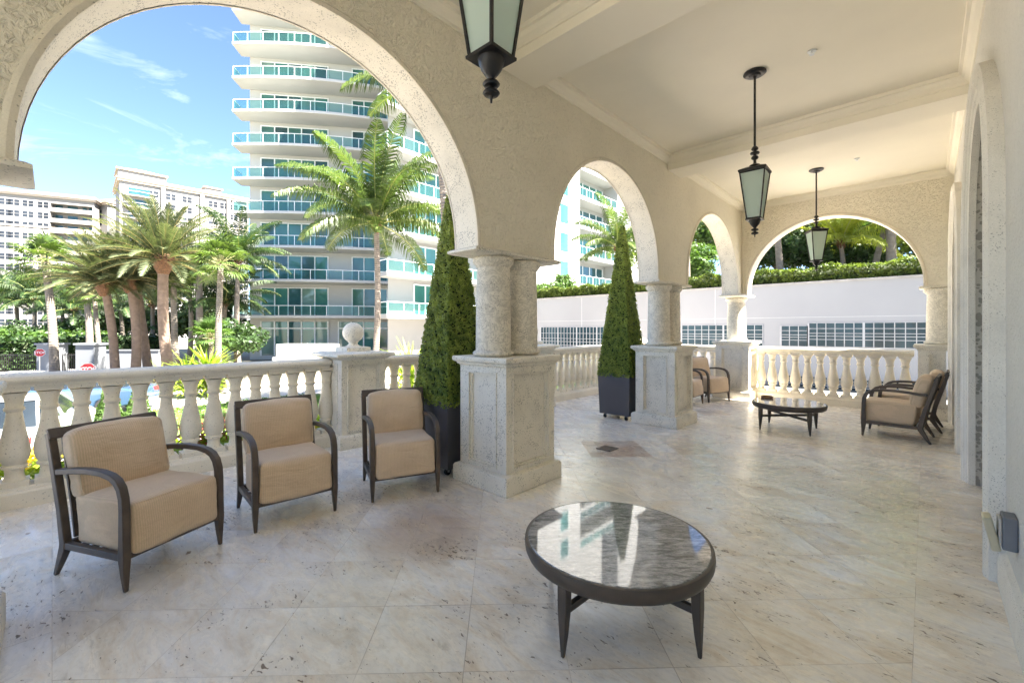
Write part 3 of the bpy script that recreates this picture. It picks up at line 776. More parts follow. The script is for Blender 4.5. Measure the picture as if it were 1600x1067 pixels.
m = MB(); m.box(-.068, -.056, -.05, .05, -.07, .07); m.build('socket_plate', plain('pale socket plate', (.45, .43, .40), .4), t, bevel=.003)
m = MB(); ring_rect(m, -.112, -.075, -.055, .055, [(0, -.085), (0, .085)]); lid = m.build('open_lid', plain('yellowed lid plastic', (.52, .47, .33), .35), t, bevel=.008)
lid.rotation_euler = (0, R(-12), 0)

# ------------------------------------------------------------------ leaves
rng = np.random.default_rng(5)
def leafquads(P, size, norm=None, spread=1.0, asp=.55, var=.4, up=0.0):
    """P (n,3) centres -> (n,4,3) small leaf quads with random tilt (biased to norm)"""
    n = len(P)
    d = rng.normal(size=(n, 3)); d /= np.linalg.norm(d, axis=1)[:, None]
    if norm is not None: d = d*spread + norm
    d[:, 2] += up; d /= np.linalg.norm(d, axis=1)[:, None]
    a = rng.normal(size=(n, 3)); u = np.cross(d, a); u /= np.linalg.norm(u, axis=1)[:, None]; w = np.cross(d, u)
    s = size*(1+var*(rng.random(n)-.5)*2)[:, None]
    return np.stack([P-u*s, P+w*s*asp, P+u*s, P-w*s*asp], axis=1)

def make_topiary(label, x, y, z0, H=2.55):
    B, T = .305, .03
    m = MB(); vs = []
    for h, z in ((B*.93, z0), (T*.6, z0+H-.05)): vs += [(-h, -h, z), (h, -h, z), (h, h, z), (-h, h, z)]
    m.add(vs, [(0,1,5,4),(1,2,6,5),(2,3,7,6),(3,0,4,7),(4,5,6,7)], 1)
    n = 30000
    t = 1-np.sqrt(rng.random(n)*(1-(T/B)**2)+(T/B)**2); t = np.clip(t/(1-T/B), 0, 1)
    h = B+(T-B)*t; side = rng.integers(0, 4, n); u = (rng.random(n)*2-1)*h
    wob = .012*np.sin(t*31+u*23)+.010*np.sin(u*55+side*2+t*70)
    out = h + rng.normal(0, .007, n) + wob*.5
    c, s = np.cos(side*PI/2), np.sin(side*PI/2)
    px, py = u, -out
    P = np.stack([px*c-py*s, px*s+py*c, z0+t*H+rng.normal(0, .01, n)], axis=1)
    nr = np.stack([s, -c, np.full(n, .12)], axis=1)
    m.quads(leafquads(P, .0145, nr, .8, .6), 0)
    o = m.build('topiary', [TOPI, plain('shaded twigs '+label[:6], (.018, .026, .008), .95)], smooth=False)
    o.location = (x, y, 0); tag(o, label, 'topiary', 'pyramid topiaries in square planters'); return o
def make_planter(label, x, y):
    t = thing('planter', label, 'planter', (x, y, 0), 0, 'square charcoal planters on casters')
    m = MB(); ring_rect(m, -.275, .275, -.275, .275, [(0, .075), (.022, .755), (.022, .758), (.002, .758), (.0, .73), (-.02, .70)]); m.build('planter_box', PLANT, t, ang=20)
    m = MB(); m.box(-.27, .27, -.27, .27, .68, .715); m.build('soil', SOIL, t)
    for sx in (-1, 1):
        for sy in (-1, 1):
            cx, cy = sx*.20, sy*.22
            vs = MB(); n = 18
            vs.tube([(cx-.016, cy, .034), (cx+.016, cy, .034)], .033, n); w = vs.build('caster_wheel', RUBBER, t)
            k = MB(); k.box(cx-.024, cx+.024, cy-.02, cy+.02, .066, .078); k.box(cx-.023, cx-.018, cy-.012, cy+.012, .03, .07); k.box(cx+.018, cx+.023, cy-.012, cy+.012, .03, .07); k.build('caster_fork', CHROME, w)
    return t
make_planter('tall charcoal planter between the third chair and the large pier', -3.775, 3.02)
make_topiary('dark green pyramid topiary rising behind the large pier', -3.775, 3.02, .715, 2.36)
p2 = make_planter('charcoal planter on casters standing against the middle pier', -3.765, 6.70)
make_topiary('slim pyramid topiary seen through the second arch', -3.765, 6.70, .715)

# ------------------------------------------------------------------ plants
def frond(mb, base, az, el, ln, droop, ll, n, w, hang=.5, vee=.25, fwd=.6, mi=0, rach=.02, mr=1, curl=0.0):
    """one pinnate frond: curved rachis with two rows of two-segment leaflets"""
    K = 14; pts = []; p = np.array(base, float); pitch = el; a = az
    st = ln/K
    dirs = []
    for k in range(K+1):
        t = k/K
        d = np.array([math.cos(pitch)*math.cos(a), math.cos(pitch)*math.sin(a), math.sin(pitch)])
        pts.append(p.copy()); dirs.append(d); p = p+d*st
        pitch = el - droop*((k+1)/K)**1.25; a += curl/K
    mb.tube([tuple(q) for q in pts], [rach*(1-.85*k/K) for k in range(K+1)], 4, mr)
    pts = np.array(pts); dirs = np.array(dirs)
    ts = np.linspace(.13, .99, n); f = ts*K; i = np.minimum(f.astype(int), K-1); fr = (f-i)[:, None]
    B = pts[i]*(1-fr)+pts[i+1]*fr; D = dirs[i]*(1-fr)+dirs[i+1]*fr; D /= np.linalg.norm(D, axis=1)[:, None]
    S = np.cross(D, np.array([0, 0, 1.0])); S /= (np.linalg.norm(S, axis=1)[:, None]+1e-9); U = np.cross(S, D)
    L = ll*(np.sin(np.pi*np.clip(ts*.86+.12, 0, 1))**.6)[:, None]
    out = []
    for sg in (-1, 1):
        j = rng.normal(0, .10, (n, 3)); f_ = (fwd*(.5+ts))[:, None]
        d1 = S*sg + D*f_ + U*vee + j; d1 /= np.linalg.norm(d1, axis=1)[:, None]
        d2 = d1 + np.array([0, 0, -1.0])*hang*(1+rng.random((n, 1))*.6); d2 /= np.linalg.norm(d2, axis=1)[:, None]
        wv = D*w
        m1 = B + d1*L*.5; e = m1 + d2*L*.5
        out.append(np.stack([B-wv*.5, B+wv*.5, m1+wv*.6, m1-wv*.6], 1)); out.append(np.stack([m1-wv*.6, m1+wv*.6, e+wv*.08, e-wv*.08], 1))
    mb.quads(np.concatenate(out), mi)

def trunk(mb, pts, r0, r1, seg=12, flare=1.35):
    n = 14; P = []; q = [Vector(p) for p in pts]
    for k in range(n+1):
        t = k/n*(len(q)-1); i = min(int(t), len(q)-2); f = t-i
        a = q[max(i-1, 0)]; b, c = q[i], q[i+1]; d = q[min(i+2, len(q)-1)]
        P.append(.5*((2*b)+(-a+c)*f+(2*a-5*b+4*c-d)*f*f+(-a+3*b-3*c+d)*f**3))
    rs = [(r0*(1-k/n)+r1*k/n)*(1+(flare-1)*math.exp(-k/1.5)) for k in range(n+1)]
    mb.tube(P, rs, seg); return P[-1]

def palm(label, base, top, kind, r0=.14, seed=0, size=1.0, group=None, name=None, nf=None, leafm=None, mid=None, only=None):
    global rng
    rng = np.random.default_rng(seed); rr = random.Random(seed)
    names = {'coco': 'coconut_palm', 'date': 'date_palm', 'fan': 'fan_palm', 'royal': 'royal_palm'}
    t = thing(name or names[kind], label, 'palm tree', base, 0, group)
    b = Vector(base); tp = Vector(top)-b
    md = Vector(mid)-b if mid else tp*.5+Vector((rr.uniform(-.15, .15), rr.uniform(-.15, .15), 0))
    mb = MB(); trunk(mb, [(0,0,0), md, tp], r0, r0*(.72 if kind != 'date' else .92))
    mb.build('trunk', {'coco': COCOB, 'date': PHOB, 'fan': PALEB, 'royal': PALEB}[kind], t, ang=60)
    cr = MB()
    if kind in ('coco', 'royal'):
        n = nf or 24
        bt = MB()
        for k in range(16):
            a = k*2.4; z = -.28+.035*k
            bt.tube([tp+Vector((math.cos(a)*r0*.6, math.sin(a)*r0*.6, z)), tp+Vector((math.cos(a)*r0*1.3, math.sin(a)*r0*1.3, z+.14)), tp+Vector((math.cos(a)*r0*1.15, math.sin(a)*r0*1.15, z+.30))], [.05, .045, .02], 5)
        bt.build('boots', BOOT, t)
        for k in range(n):
            az = k*2.399+rr.uniform(-.2, .2); q = k/n
            if only and not only(az): continue
            el = R(84-(86 if kind == 'coco' else 92)*q+rr.uniform(-8, 8)); ln = size*(2.6+.8*math.sin(PI*min(1, q+.25)))*rr.uniform(.88, 1.1)
            frond(cr, tp+Vector((math.cos(az)*.06, math.sin(az)*.06, .1)), az, el, ln, R(34+46*(1-abs(q-.4))), 0.68*size, 84, .027*size, 1.9, .04, .45, 0, .026*size, 1, rr.uniform(-.3, .3))
        cr.build('crown', [leafm or COCO, plain('rachis '+label[:8], (.24, .26, .07), .5)], t, smooth=False)
    elif kind == 'date':
        bt = MB(); bt.lathe([(r0*.95, -.75), (r0*1.35, -.55), (r0*1.85, -.25), (r0*2.1, .05), (r0*1.6, .30), (r0*.5, .42)], 14, tuple(tp))
        for k in range(30):
            a = k*2.4; z = -.45+.025*k
            bt.tube([tp+Vector((math.cos(a)*r0*1.3, math.sin(a)*r0*1.3, z)), tp+Vector((math.cos(a)*r0*2.1, math.sin(a)*r0*2.1, z+.16))], [.06, .02], 4)
        bt.build('boots', BOOT, t)
        n = nf or 78
        for k in range(n):
            az = k*2.399+rr.uniform(-.2, .2); q = k/n
            el = R(86-98*q+rr.uniform(-7, 7)); ln = size*2.85*rr.uniform(.85, 1.1)*(1-.12*q)
            frond(cr, tp+Vector((math.cos(az)*r0*.9, math.sin(az)*r0*.9, .15-.25*q)), az, el, ln, R(30+rr.uniform(0, 22)), 0.44*size, 58, .030*size, .12, .45, 1.05, 0, .022*size, 1, rr.uniform(-.25, .25))
        cr.build('crown', [leafm or PHOE, plain('rachis '+label[:8], (.30, .24, .09), .6)], t, smooth=False)
    else:
        n = nf or 34
        for k in range(n):
            az = k*2.399; q = k/n; el = R(80-125*q+rr.uniform(-10, 10)); ln = size*rr.uniform(.7, 1.0)
            d = Vector((math.cos(el)*math.cos(az), math.cos(el)*math.sin(az), math.sin(el))); e = tp+d*ln
            cr.tube([tp, e], .014*size, 4, 1)
            s_ = d.cross(Vector((0,0,1))); s_.normalize(); u = s_.cross(d); qs = []
            for j in range(22):
                a = R(-118+236*j/21); dr = d*math.cos(a)+s_*math.sin(a); dr = dr + u*.10*rr.uniform(-1, 1); L_ = .62*size*(.8+.3*math.cos(a*.6))*rr.uniform(.85, 1.1)
                w = dr.cross(u); w.normalize(); w *= .034*size
                m1 = e+dr*L_*.6; m2 = m1+(dr+Vector((0,0,-.7))).normalized()*L_*.45
                qs.append([e-w*.2, e+w*.2, m1+w, m1-w]); qs.append([m1-w, m1+w, m2+w*.1, m2-w*.1])
            cr.quads(np.array([[tuple(p) for p in q_] for q_ in qs]), 0)
        cr.build('crown', [leafm or FAN, plain('rachis '+label[:8], (.25, .24, .10), .6)], t, smooth=False)
    return t

def blob_leaves(mb, c, rad, n, size, mi=0, clumps=22, seed=1, flat=1.0):
    g = np.random.default_rng(seed); c = np.array(c); rad = np.array(rad)
    d = g.normal(size=(clumps, 3)); d /= np.linalg.norm(d, axis=1)[:, None]; d[:, 2] = np.abs(d[:, 2])*flat + d[:, 2]*(1-flat)
    cc = c + d*rad*(.45+.5*g.random((clumps, 1)))
    cr = rad.mean()*(.24+.22*g.random(clumps))
    pick = g.integers(0, clumps, n)
    o = g.normal(size=(n, 3)); o /= np.linalg.norm(o, axis=1)[:, None]
    P = cc[pick] + o*(cr[pick]*(.55+.5*g.random(n)))[:, None]*np.array([1, 1, .8])
    mb.quads(leafquads(P, size, o, .9, .5), mi)
def tree(name, label, cat, base, h, rad, mat, n, size, seed, tr=.12, group=None, cz=None, clumps=26):
    t = thing(name, label, cat, base, 0, group); rr = random.Random(seed)
    zc = cz if cz is not None else h-rad[2]
    m = MB(); top = Vector((rr.uniform(-.2, .2), rr.uniform(-.2, .2), zc)); trunk(m, [(0,0,0), top*.5, top], tr, tr*.6)
    for k in range(6):
        a = k*1.05+rr.random(); m.tube([top*(.55+.07*k), top*(.55+.07*k)+Vector((math.cos(a)*rad[0]*.6, math.sin(a)*rad[1]*.6, rad[2]*.5))], [tr*.45, tr*.1], 6)
    m.build('trunk', BRANCH, t)
    m = MB(); blob_leaves(m, (0, 0, zc), rad, n, size, 0, clumps, seed, .55); m.build('crown', mat, t, smooth=False)
    return t
def hedge(name, label, cat, x0, x1, y0, y1, z0, z1, mat, n, size, seed, kind=None, wob=.08):
    g = np.random.default_rng(seed); m = MB()
    fx = g.integers(0, 3, n)
    P = np.stack([x0+(x1-x0)*g.random(n), y0+(y1-y0)*g.random(n), z0+(z1-z0)*g.random(n)], 1)
    top = fx == 0; P[top, 2] = z1
    s1 = fx == 1; 
    if (x1-x0) > (y1-y0): P[s1, 1] = y0; P[fx == 2, 1] = np.where(g.random((fx == 2).sum()) < .5, y0, y1)
    else: P[s1, 0] = x1; P[fx == 2, 0] = np.where(g.random((fx == 2).sum()) < .5, x0, x1)
    P += g.normal(0, wob*.6, P.shape)
    P[:, 2] += wob*np.sin(P[:, 0]*2.1+seed)+wob*.8*np.sin(P[:, 1]*2.7+P[:, 0]*4.3)
    m.quads(leafquads(P, size, None, 1, .5, .4, .4), 0)
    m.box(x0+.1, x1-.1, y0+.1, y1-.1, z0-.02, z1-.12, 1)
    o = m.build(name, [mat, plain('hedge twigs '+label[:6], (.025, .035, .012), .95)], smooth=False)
    return tag(o, label, cat, kind=kind)

GZ = -1.5
def gp(u, d, z=GZ):
    """ground point seen at picture column u (1600 wide) and depth d: the site plan was drawn up this way"""
    s, c = .68841, .72533; l = (u-800)/681.6*d
    return (-s*d+c*l, c*d+s*l, z)

# ------------------------------------------------------------------ grounds
m = MB(); m.add([(-900,-900,GZ),(900,-900,GZ),(900,900,GZ),(-900,900,GZ)], [(0,1,2,3)]); tag(m.build('ground', plain('ground soil', (.17, .16, .12), .9, var=.3, vscale=.05), smooth=False), kind='structure')
m = MB(); m.extrude([(-26,-14),(-7.7,-14),(-7.7,26.0),(-26,26.0)], 'z', GZ, GZ+.004); tag(m.build('driveway', PAVE, smooth=False), kind='structure')
m = MB(); m.extrude([(-7.4,11.0),(6,11.0),(6,26.0),(-7.4,26.0)], 'z', GZ, GZ+.006); tag(m.build('courtyard', ASPH, smooth=False), kind='structure')
m = MB(); m.extrude([(-60,-60),(-30,-60),(-30,6.0),(-60,6.0)], 'z', GZ, GZ+.005); tag(m.build('road', ASPH, smooth=False), kind='structure')
lawn = [(-20.6,-3.5),(-16.2,-4.5),(-15.2,-1),(-15.0,3),(-16.0,7.2),(-20.2,8.5)]
m = MB(); m.extrude(lawn, 'z', GZ+.004, GZ+.05)
g = np.random.default_rng(3); n = 9000
P = np.stack([-20.4+5.4*g.random(n), -4+12*g.random(n), np.full(n, GZ+.08)], 1)
keep = (P[:, 0] < -15.4-.03*(P[:, 1]-1)**2*1.0) ; P = P[keep]
m.quads(leafquads(P, .07, None, 1, .25, .4, 0), 1)
tag(m.build('lawn', [plain('turf', (.08, .14, .03), .9), GRASS], smooth=False), 'bright green lawn island in the driveway', 'lawn', kind='stuff')
# raised bed outside the balustrade
m = MB(); m.box(-7.55, -7.40, -6, 11.2, GZ, -.45); m.box(-7.40, -6.04, -6, 11.2, GZ, -.52, 1)
tag(m.build('planting_bed', [CAST, SOIL]), 'raised planting bed running along outside the balustrade', 'planter')
g = np.random.default_rng(11)
def bed(name, label, mat, y0, y1, x0, x1, z0, z1, n, size, seed):
    g = np.random.default_rng(seed); P = np.stack([x0+(x1-x0)*g.random(n), y0+(y1-y0)*g.random(n), z0+(z1-z0)*g.random(n)**.6], 1)
    P[:, 2] += .05*np.sin(P[:, 1]*9)+.04*np.sin(P[:, 0]*12+P[:, 1]*5)
    m = MB(); m.quads(leafquads(P, size, None, 1, .45, .4, .5), 0); tag(m.build(name, mat, smooth=False), label, 'ground cover', kind='stuff')
bed('ground_cover', 'lime green ground cover filling the bed outside the balustrade', LIME, -2.2, 10.8, -7.35, -6.06, -.5, .10, 19000, .055, 1)
bed('flower_patch', 'yellow flowers in the bed beside the parked cars', YFLW, -2.2, .4, -7.35, -6.95, .02, .2, 1100, .04, 2)
cg = 'red croton plants in the flower bed'
def rosette(name, label, cat, base, mat, n, ln, w, seed, group=None, el0=15, el1=85):
    rr = random.Random(seed); qs = []
    for k in range(n):
        az = k*2.399+rr.uniform(-.3, .3); el = R(el0+(el1-el0)*rr.random()); L_ = ln*rr.uniform(.65, 1.1)
        d = Vector((math.cos(az)*math.cos(el), math.sin(az)*math.cos(el), math.sin(el))); s_ = Vector((-math.sin(az), math.cos(az), 0))*w
        z0 = Vector((0, 0, rr.uniform(0, ln*.7))); m1 = z0+d*L_*.55; e = m1+(d+Vector((0,0,-.55))).normalized()*L_*.5
        qs += [[z0-s_*.3, z0+s_*.3, m1+s_, m1-s_], [m1-s_, m1+s_, e+s_*.1, e-s_*.1]]
    m = MB(); m.quads(np.array([[tuple(p) for p in q] for q in qs]), 0)
    o = m.build(name, mat, smooth=False); o.location = base; return tag(o, label, cat, group)
rosette('croton', 'red croton plant outside the balustrade behind the right arm of the nearest chair', 'plant', (-6.65, .887, -.20), REDL, 40, .42, .035, 1, cg)
rosette('croton', 'red croton plant in the gap left of the second chair', 'plant', (-6.65, 1.43, -.20), REDL, 40, .44, .035, 2, cg)
rosette('croton', 'dark red croton plant just left of the second chair back', 'plant', (-6.65, 1.675, -.20), REDL, 36, .40, .035, 3, cg)
rosette('croton', 'dark red croton plant in the gap just right of the nearest chair back', 'plant', (-6.65, 1.18, -.20), REDL, 40, .42, .035, 6, cg)
rosette('green_shrub', 'dark green leafy shrub below the first red croton', 'shrub', (-6.42, .86, -.26), MIDL, 50, .36, .05, 4)
rosette('yellow_flower', 'yellow flowering plant beside the post right of the second chair', 'plant', (-6.5, 2.62, -.35), YFLW, 46, .36, .03, 5)
# clipped cone shrubs, cars
def cone_shrub(label, base, h, r, seed):
    g = np.random.default_rng(seed); n = 3800; t = 1-np.sqrt(g.random(n)); a = g.random(n)*2*PI; rad = r*(1-.93*t)*np.sqrt(.80+.3*g.random(n))*(1+.10*np.sin(a*5+t*17))
    P = np.stack([rad*np.cos(a), rad*np.sin(a), .12+t*h], 1)
    m = MB(); m.quads(leafquads(P, .05, np.stack([np.cos(a), np.sin(a), np.full(n, .3)], 1), .8, .5), 0); m.lathe([(r*.85, .12), (.02, h*.95)], 12, mi=1)
    o = m.build('cone_shrub', [MIDL, plain('inner twigs', (.02, .03, .01), .95)], smooth=False); o.location = base; return tag(o, label, 'shrub', 'clipped cone shrubs by the driveway')
cone_shrub('clipped cone shrub seen above the nearest chair, left of two', gp(171, 10.2), 1.75, .42, 1)
cone_shrub('clipped cone shrub seen above the nearest chair, right of two', gp(217, 10.4), 1.75, .42, 2)

def make_car(label, loc, rz, paint, group):
    t = thing('parked_car', label, 'car', loc, rz, group)
    lower = [(-2.25,.38),(-2.28,.62),(-2.22,.86),(-1.75,.96),(1.05,.95),(1.75,.86),(2.15,.74),(2.27,.58),(2.24,.34),(1.82,.26),(1.72,.50),(1.45,.62),(1.18,.50),(1.08,.24),(-1.05,.24),(-1.15,.50),(-1.42,.62),(-1.69,.50),(-1.79,.28)]
    m = MB(); m.extrude(lower, 'x', -.88, .88); m.build('body', paint, t, bevel=.05, bseg=3)
    cab = [(-1.80,.95,.82),(-1.15,1.40,.62),(-.55,1.47,.60),(.25,1.42,.62),(1.10,.94,.82)]
    vs = []; fs = []
    for y, z, w in cab: vs += [(-w, y, z), (w, y, z)]
    for i in range(4): fs.append((i*2, i*2+1, i*2+3, i*2+2))
    fs += [(0, 2, 4, 6, 8), (9, 7, 5, 3, 1), (0, 8, 9, 1)]
    m = MB(); m.add(vs, fs); m.build('cabin_glass', CARG, t, ang=25)
    vs = [(-.60,-1.10,1.425),(.60,-1.10,1.425),(.59,-.55,1.485),(-.59,-.55,1.485),(-.60,.22,1.435),(.60,.22,1.435)]
    m = MB(); m.add(vs, [(0,1,2,3),(3,2,5,4)]); 
    for sx in (-1, 1):
        for (y0, z0, w0), (y1, z1, w1) in ((cab[0], cab[1]), (cab[3], cab[4])): m.tube([(sx*(w0+.005), y0, z0), (sx*(w1+.005), y1, z1)], .03, 5)
        m.tube([(sx*.825, -.35, .94), (sx*.61, -.38, 1.44)], .035, 5)
        m.tube([(sx*.625, -1.12, 1.41), (sx*.605, -.55, 1.475), (sx*.625, .24, 1.42)], .03, 5)
    m.build('roof', paint, t)
    for sx in (-1, 1):
        for y in (-1.42, 1.45):
            m = MB(); m.tube([(sx*.70, y, .31), (sx*.885, y, .31)], .31, 24); w = m.build('wheel', RUBBER, t)
            m = MB(); m.tube([(sx*.80, y, .31), (sx*.893, y, .31)], .19, 10); m.build('rim', CHROME, w)
        m = MB(); m.box(min(sx*.50, sx*.84), max(sx*.50, sx*.84), 2.10, 2.255, .60, .72); m.build('headlight', plain('lamp glass', (.7, .72, .75), .1), t, bevel=.02)
        m = MB(); m.box(min(sx*.50, sx*.86), max(sx*.50, sx*.86), -2.275, -2.15, .66, .82); m.build('tail_light', plain('red lamp', (.5, .02, .02), .15), t, bevel=.02)
        m = MB(); m.box(min(sx*.86, sx*1.02), max(sx*.86, sx*1.02), .72, .86, .93, 1.05); m.build('side_mirror', paint, t, bevel=.03)
    return t
def carpaint(n, c): return plain(n, c, .25, .6, .35, .05, 2, coat=1.0)
def place(u, d, lab, rz, paint): return make_car(lab, gp(u, d), rz, paint, 'cars parked on the driveway')
place(30, 10.3, 'silver car parked nearest, behind the balusters at the far left', R(75), carpaint('silver paint', (.62, .66, .72)))
place(112, 15.5, 'dark blue car seen between balusters left of the cone shrubs', R(150), carpaint('blue paint', (.05, .10, .20)))
place(-95, 17.5, 'white car whose roof shows above the rail at the far left', R(60), carpaint('white paint', (.75, .76, .78)))
place(66, 15.8, 'grey car parked farther back on the driveway', R(20), carpaint('grey paint', (.28, .29, .31)))

# gate, fence, signs
a0, a1 = Vector(gp(-60, 27.5)), Vector(gp(200, 27.5)); dr = (a1-a0).normalized()
fa = math.atan2(dr.y, dr.x)
def fence(label, u0, u1, d, z1, name='iron_fence', cat='fence'):
    p, q = Vector(gp(u0, d)), Vector(gp(u1, d)); L_ = (q-p).length
    t = thing(name, label, cat, p, math.atan2((q-p).y, (q-p).x)); m = MB()
    for z in (.15, z1-.12): m.box(0, L_, -.02, .02, z, z+.04)
    m.build('rail', IRON, t); n = int(L_/.14)
    for k in range(min(n, 60)):
        m = MB(); m.box(L_*k/n-.01, L_*k/n+.01, -.021, .021, .02, z1); m.build('picket', IRON, t)
    return t
fence('black iron fence left of the grey gate pillars', -25, 66, 27.5, 1.45)
fence('black iron gate leaf between the two grey gate pillars', 98, 126, 27.5, 1.45, 'iron_gate', 'gate')
def pillar(label, u, d, w, h):
    t = thing('gate_pillar', label, 'pillar', gp(u, d), fa, 'grey gate pillars'); m = MB(); m.box(-w/2, w/2, -.4, .4, 0, h); m.build('shaft', GREYW, t); m = MB(); m.box(-w/2-.08, w/2+.08, -.48, .48, h, h+.12); m.build('cap', GREYW, t); return t
pillar('grey gate pillar on the left behind the slim double palm trunk', 82, 27.5, 1.15, 2.0)
pillar('grey gate pillar on the right of the gate, behind the stop sign', 142, 27.5, 1.15, 2.0)
p, q = Vector(gp(156, 31)), Vector(gp(250, 31))
m = MB(); m.box(0, (q-p).length, -.15, .15, 0, 1.45); m.box(-.05, (q-p).length+.05, -.2, .2, 1.45, 1.53)
o = m.build('garden_wall', GREYW); o.location = p; o.rotation_euler = (0, 0, math.atan2((q-p).y, (q-p).x)); tag(o, 'low grey painted wall behind the date palm trunks', 'wall')
def sign(label, u, d, zc, r, text):
    x, y, _ = gp(u, d); ang = math.atan2(-y, -x)
    t = thing('road_sign', label, 'sign', (x, y, GZ), ang+PI/2, 'red road signs by the gate')
    m = MB(); m.tube([(0, .03, 0), (0, .03, zc-GZ)], .03, 8); m.build('pole', CHROME, t)
    oc = lambda rr_: [(rr_*math.cos(PI/8+k*PI/4), zc-GZ+rr_*math.sin(PI/8+k*PI/4)) for k in range(8)]
    m = MB(); m.extrude(oc(r), 'y', -.012, -.002); b = m.build('border', ALU, t)
    m = MB(); m.extrude(oc(r*.93), 'y', -.016, -.0125); m.build('sign_face', plain('sign red', (.45, .02, .03), .5), t)
    cu = bpy.data.curves.new('lettering', 'FONT'); cu.body = text; cu.size = r*.80; cu.align_x = 'CENTER'; cu.align_y = 'CENTER'; cu.extrude = .002; cu.offset = r*.012
    o = bpy.data.objects.new('lettering', cu); COL.objects.link(o); o.parent = t; o.location = (0, -.019, zc-GZ); o.rotation_euler = (R(90), 0, 0); cu.materials.append(ALU)
    bpy.context.view_layer.update(); me = bpy.data.meshes.new_from_object(o.evaluated_get(bpy.context.evaluated_depsgraph_get()))
    l_ = bpy.data.objects.new('lettering', me); COL.objects.link(l_); l_.parent = t; l_.location = o.location; l_.rotation_euler = o.rotation_euler; bpy.data.objects.remove(o)
    l_.name = 'lettering'
    return t
sign('red octagonal stop sign just showing above the balustrade rail', 137, 22, -.53, .33, 'STOP')
sign('small red stop sign on the iron fence farther left', 62, 26.5, 0.06, .25, 'STOP')

# trees and palms (left garden)
DG = 'date palms in a cluster by the gate'
palm('date palm with a leaning dark trunk, leftmost of the cluster', gp(181, 23), tuple(Vector(gp(163, 23, 0))+Vector((0,0,3.95))), 'date', .20, 1, 1.0, DG)
palm('date palm whose trunk leans left, first of the crossing pair', gp(211, 23.4), tuple(Vector(gp(204, 23.4, 0))+Vector((0,0,4.15))), 'date', .215, 2, 1.0, DG)
palm('date palm whose trunk slants right, second of the crossing pair', gp(234, 24.5), tuple(Vector(gp(212, 24.5, 0))+Vector((0,0,4.3))), 'date', .215, 3, .95, DG)
palm('tallest date palm with the broad crown over a straight ringed trunk', gp(266, 22), tuple(Vector(gp(255, 22, 0))+Vector((0,0,5.0))), 'date', .235, 4, 1.12, DG)
FG = 'slim fan palms in the garden'
palm('fan palm with a pale trunk standing before the left grey pillar', gp(86, 25), tuple(Vector(gp(71, 25, 0))+Vector((0,0,5.3))), 'fan', .22, 5, 1.15, FG)
palm('fan palm with a dark double trunk behind the leftmost date palm', gp(140, 32), tuple(Vector(gp(133, 32, 0))+Vector((0,0,4.6))), 'fan', .24, 6, 1.2, FG)
palm('fan palm with a slim trunk between date palms and tower', gp(317, 33), tuple(Vector(gp(312, 33, 0))+Vector((0,0,6.1))), 'fan', .26, 7, 1.2, FG)
palm('fan palm with a crooked pale trunk nearest the tower', gp(351, 20.5), tuple(Vector(gp(345, 20.5, 0))+Vector((0,0,4.55))), 'fan', .16, 8, .95, FG, mid=tuple(Vector(gp(341, 20.5, 0))+Vector((0,0,.2))))
palm('pale smooth palm trunk right beside the tallest date palm', gp(277, 24), tuple(Vector(gp(271, 24, 0))+Vector((0,0,4.0))), 'fan', .18, 9, .8, FG)
palm('thin grey palm behind the leftmost date palm trunk', gp(160, 28), tuple(Vector(gp(147, 28, 0))+Vector((0,0,3.7))), 'fan', .15, 10, .9, FG)
palm('short bright green palm in the shade by the tower', gp(330, 24), tuple(Vector(gp(329, 24, 0))+Vector((0,0,1.0))), 'fan', .16, 11, .85, FG, leafm=MIDL)
KG = 'dark palms beyond the iron fence'
for k, (u, d, z, lab) in enumerate(((-5, 44, 4.2, 'dark feathery palm at the left picture edge beyond the fence'), (28, 47, 4.6, 'dark feathery palm over the iron fence, second from the left'), (58, 43, 4.3, 'dark feathery palm just left of the slim double trunk'),
                                    (98, 46, 4.4, 'dark feathery palm right of the slim double trunk'), (118, 42, 3.2, 'low dark feathery palm beside the right gate pillar'), (190, 46, 4.0, 'dark feathery palm between the date palm trunks'))):
    palm(lab, gp(u, d), tuple(Vector(gp(u-3, d, 0))+Vector((0,0,z))), 'royal', .2, 20+k, 1.25, KG, 'feather_palm', 22, DARKL)
for k, (u, d, z, s, lab) in enumerate(((296, 36, 5.2, 1.35, 'dark drooping palm behind the tallest date palm'), (372, 33, 6.6, 1.35, 'tall dark palm hanging against the tower corner'), (352, 35, 3.5, 1.3, 'dark palm filling the gap behind the crooked trunk'), (238, 38, 3.6, 1.25, 'dark palm between the crossing trunks and the tallest date palm'))):
    palm(lab, gp(u, d), tuple(Vector(gp(u, d, 0))+Vector((0,0,z))), 'royal', .2, 40+k, s, 'dark palms beside the tower', 'feather_palm', 26, DARKL)
tree('broadleaf_tree', 'dense dark tree behind the date palm trunks', 'tree', gp(205, 50), 5.6, (4.2, 4.2, 2.4), DARKL, 5000, .22, 2)
tree('broadleaf_tree', 'dark green tree at the foot of the tower', 'tree', gp(368, 27), 3.6, (1.9, 1.9, 1.5), DARKL, 4200, .14, 3)
tree('broadleaf_tree', 'dark green tree mass behind the crooked palm', 'tree', gp(318, 42), 6.4, (4.4, 4.4, 3.0), DARKL, 6000, .22, 4)
tree('broadleaf_tree', 'low dark tree behind the fence at the far left edge', 'tree', gp(12, 40), 3.3, (3.4, 3.0, 1.7), DARKL, 4500, .16, 41, cz=1.7)
tree('broadleaf_tree', 'low dark tree behind the left grey pillar', 'tree', gp(66, 41), 3.6, (3.4, 3.0, 1.8), DARKL, 4500, .16, 42, cz=1.8)
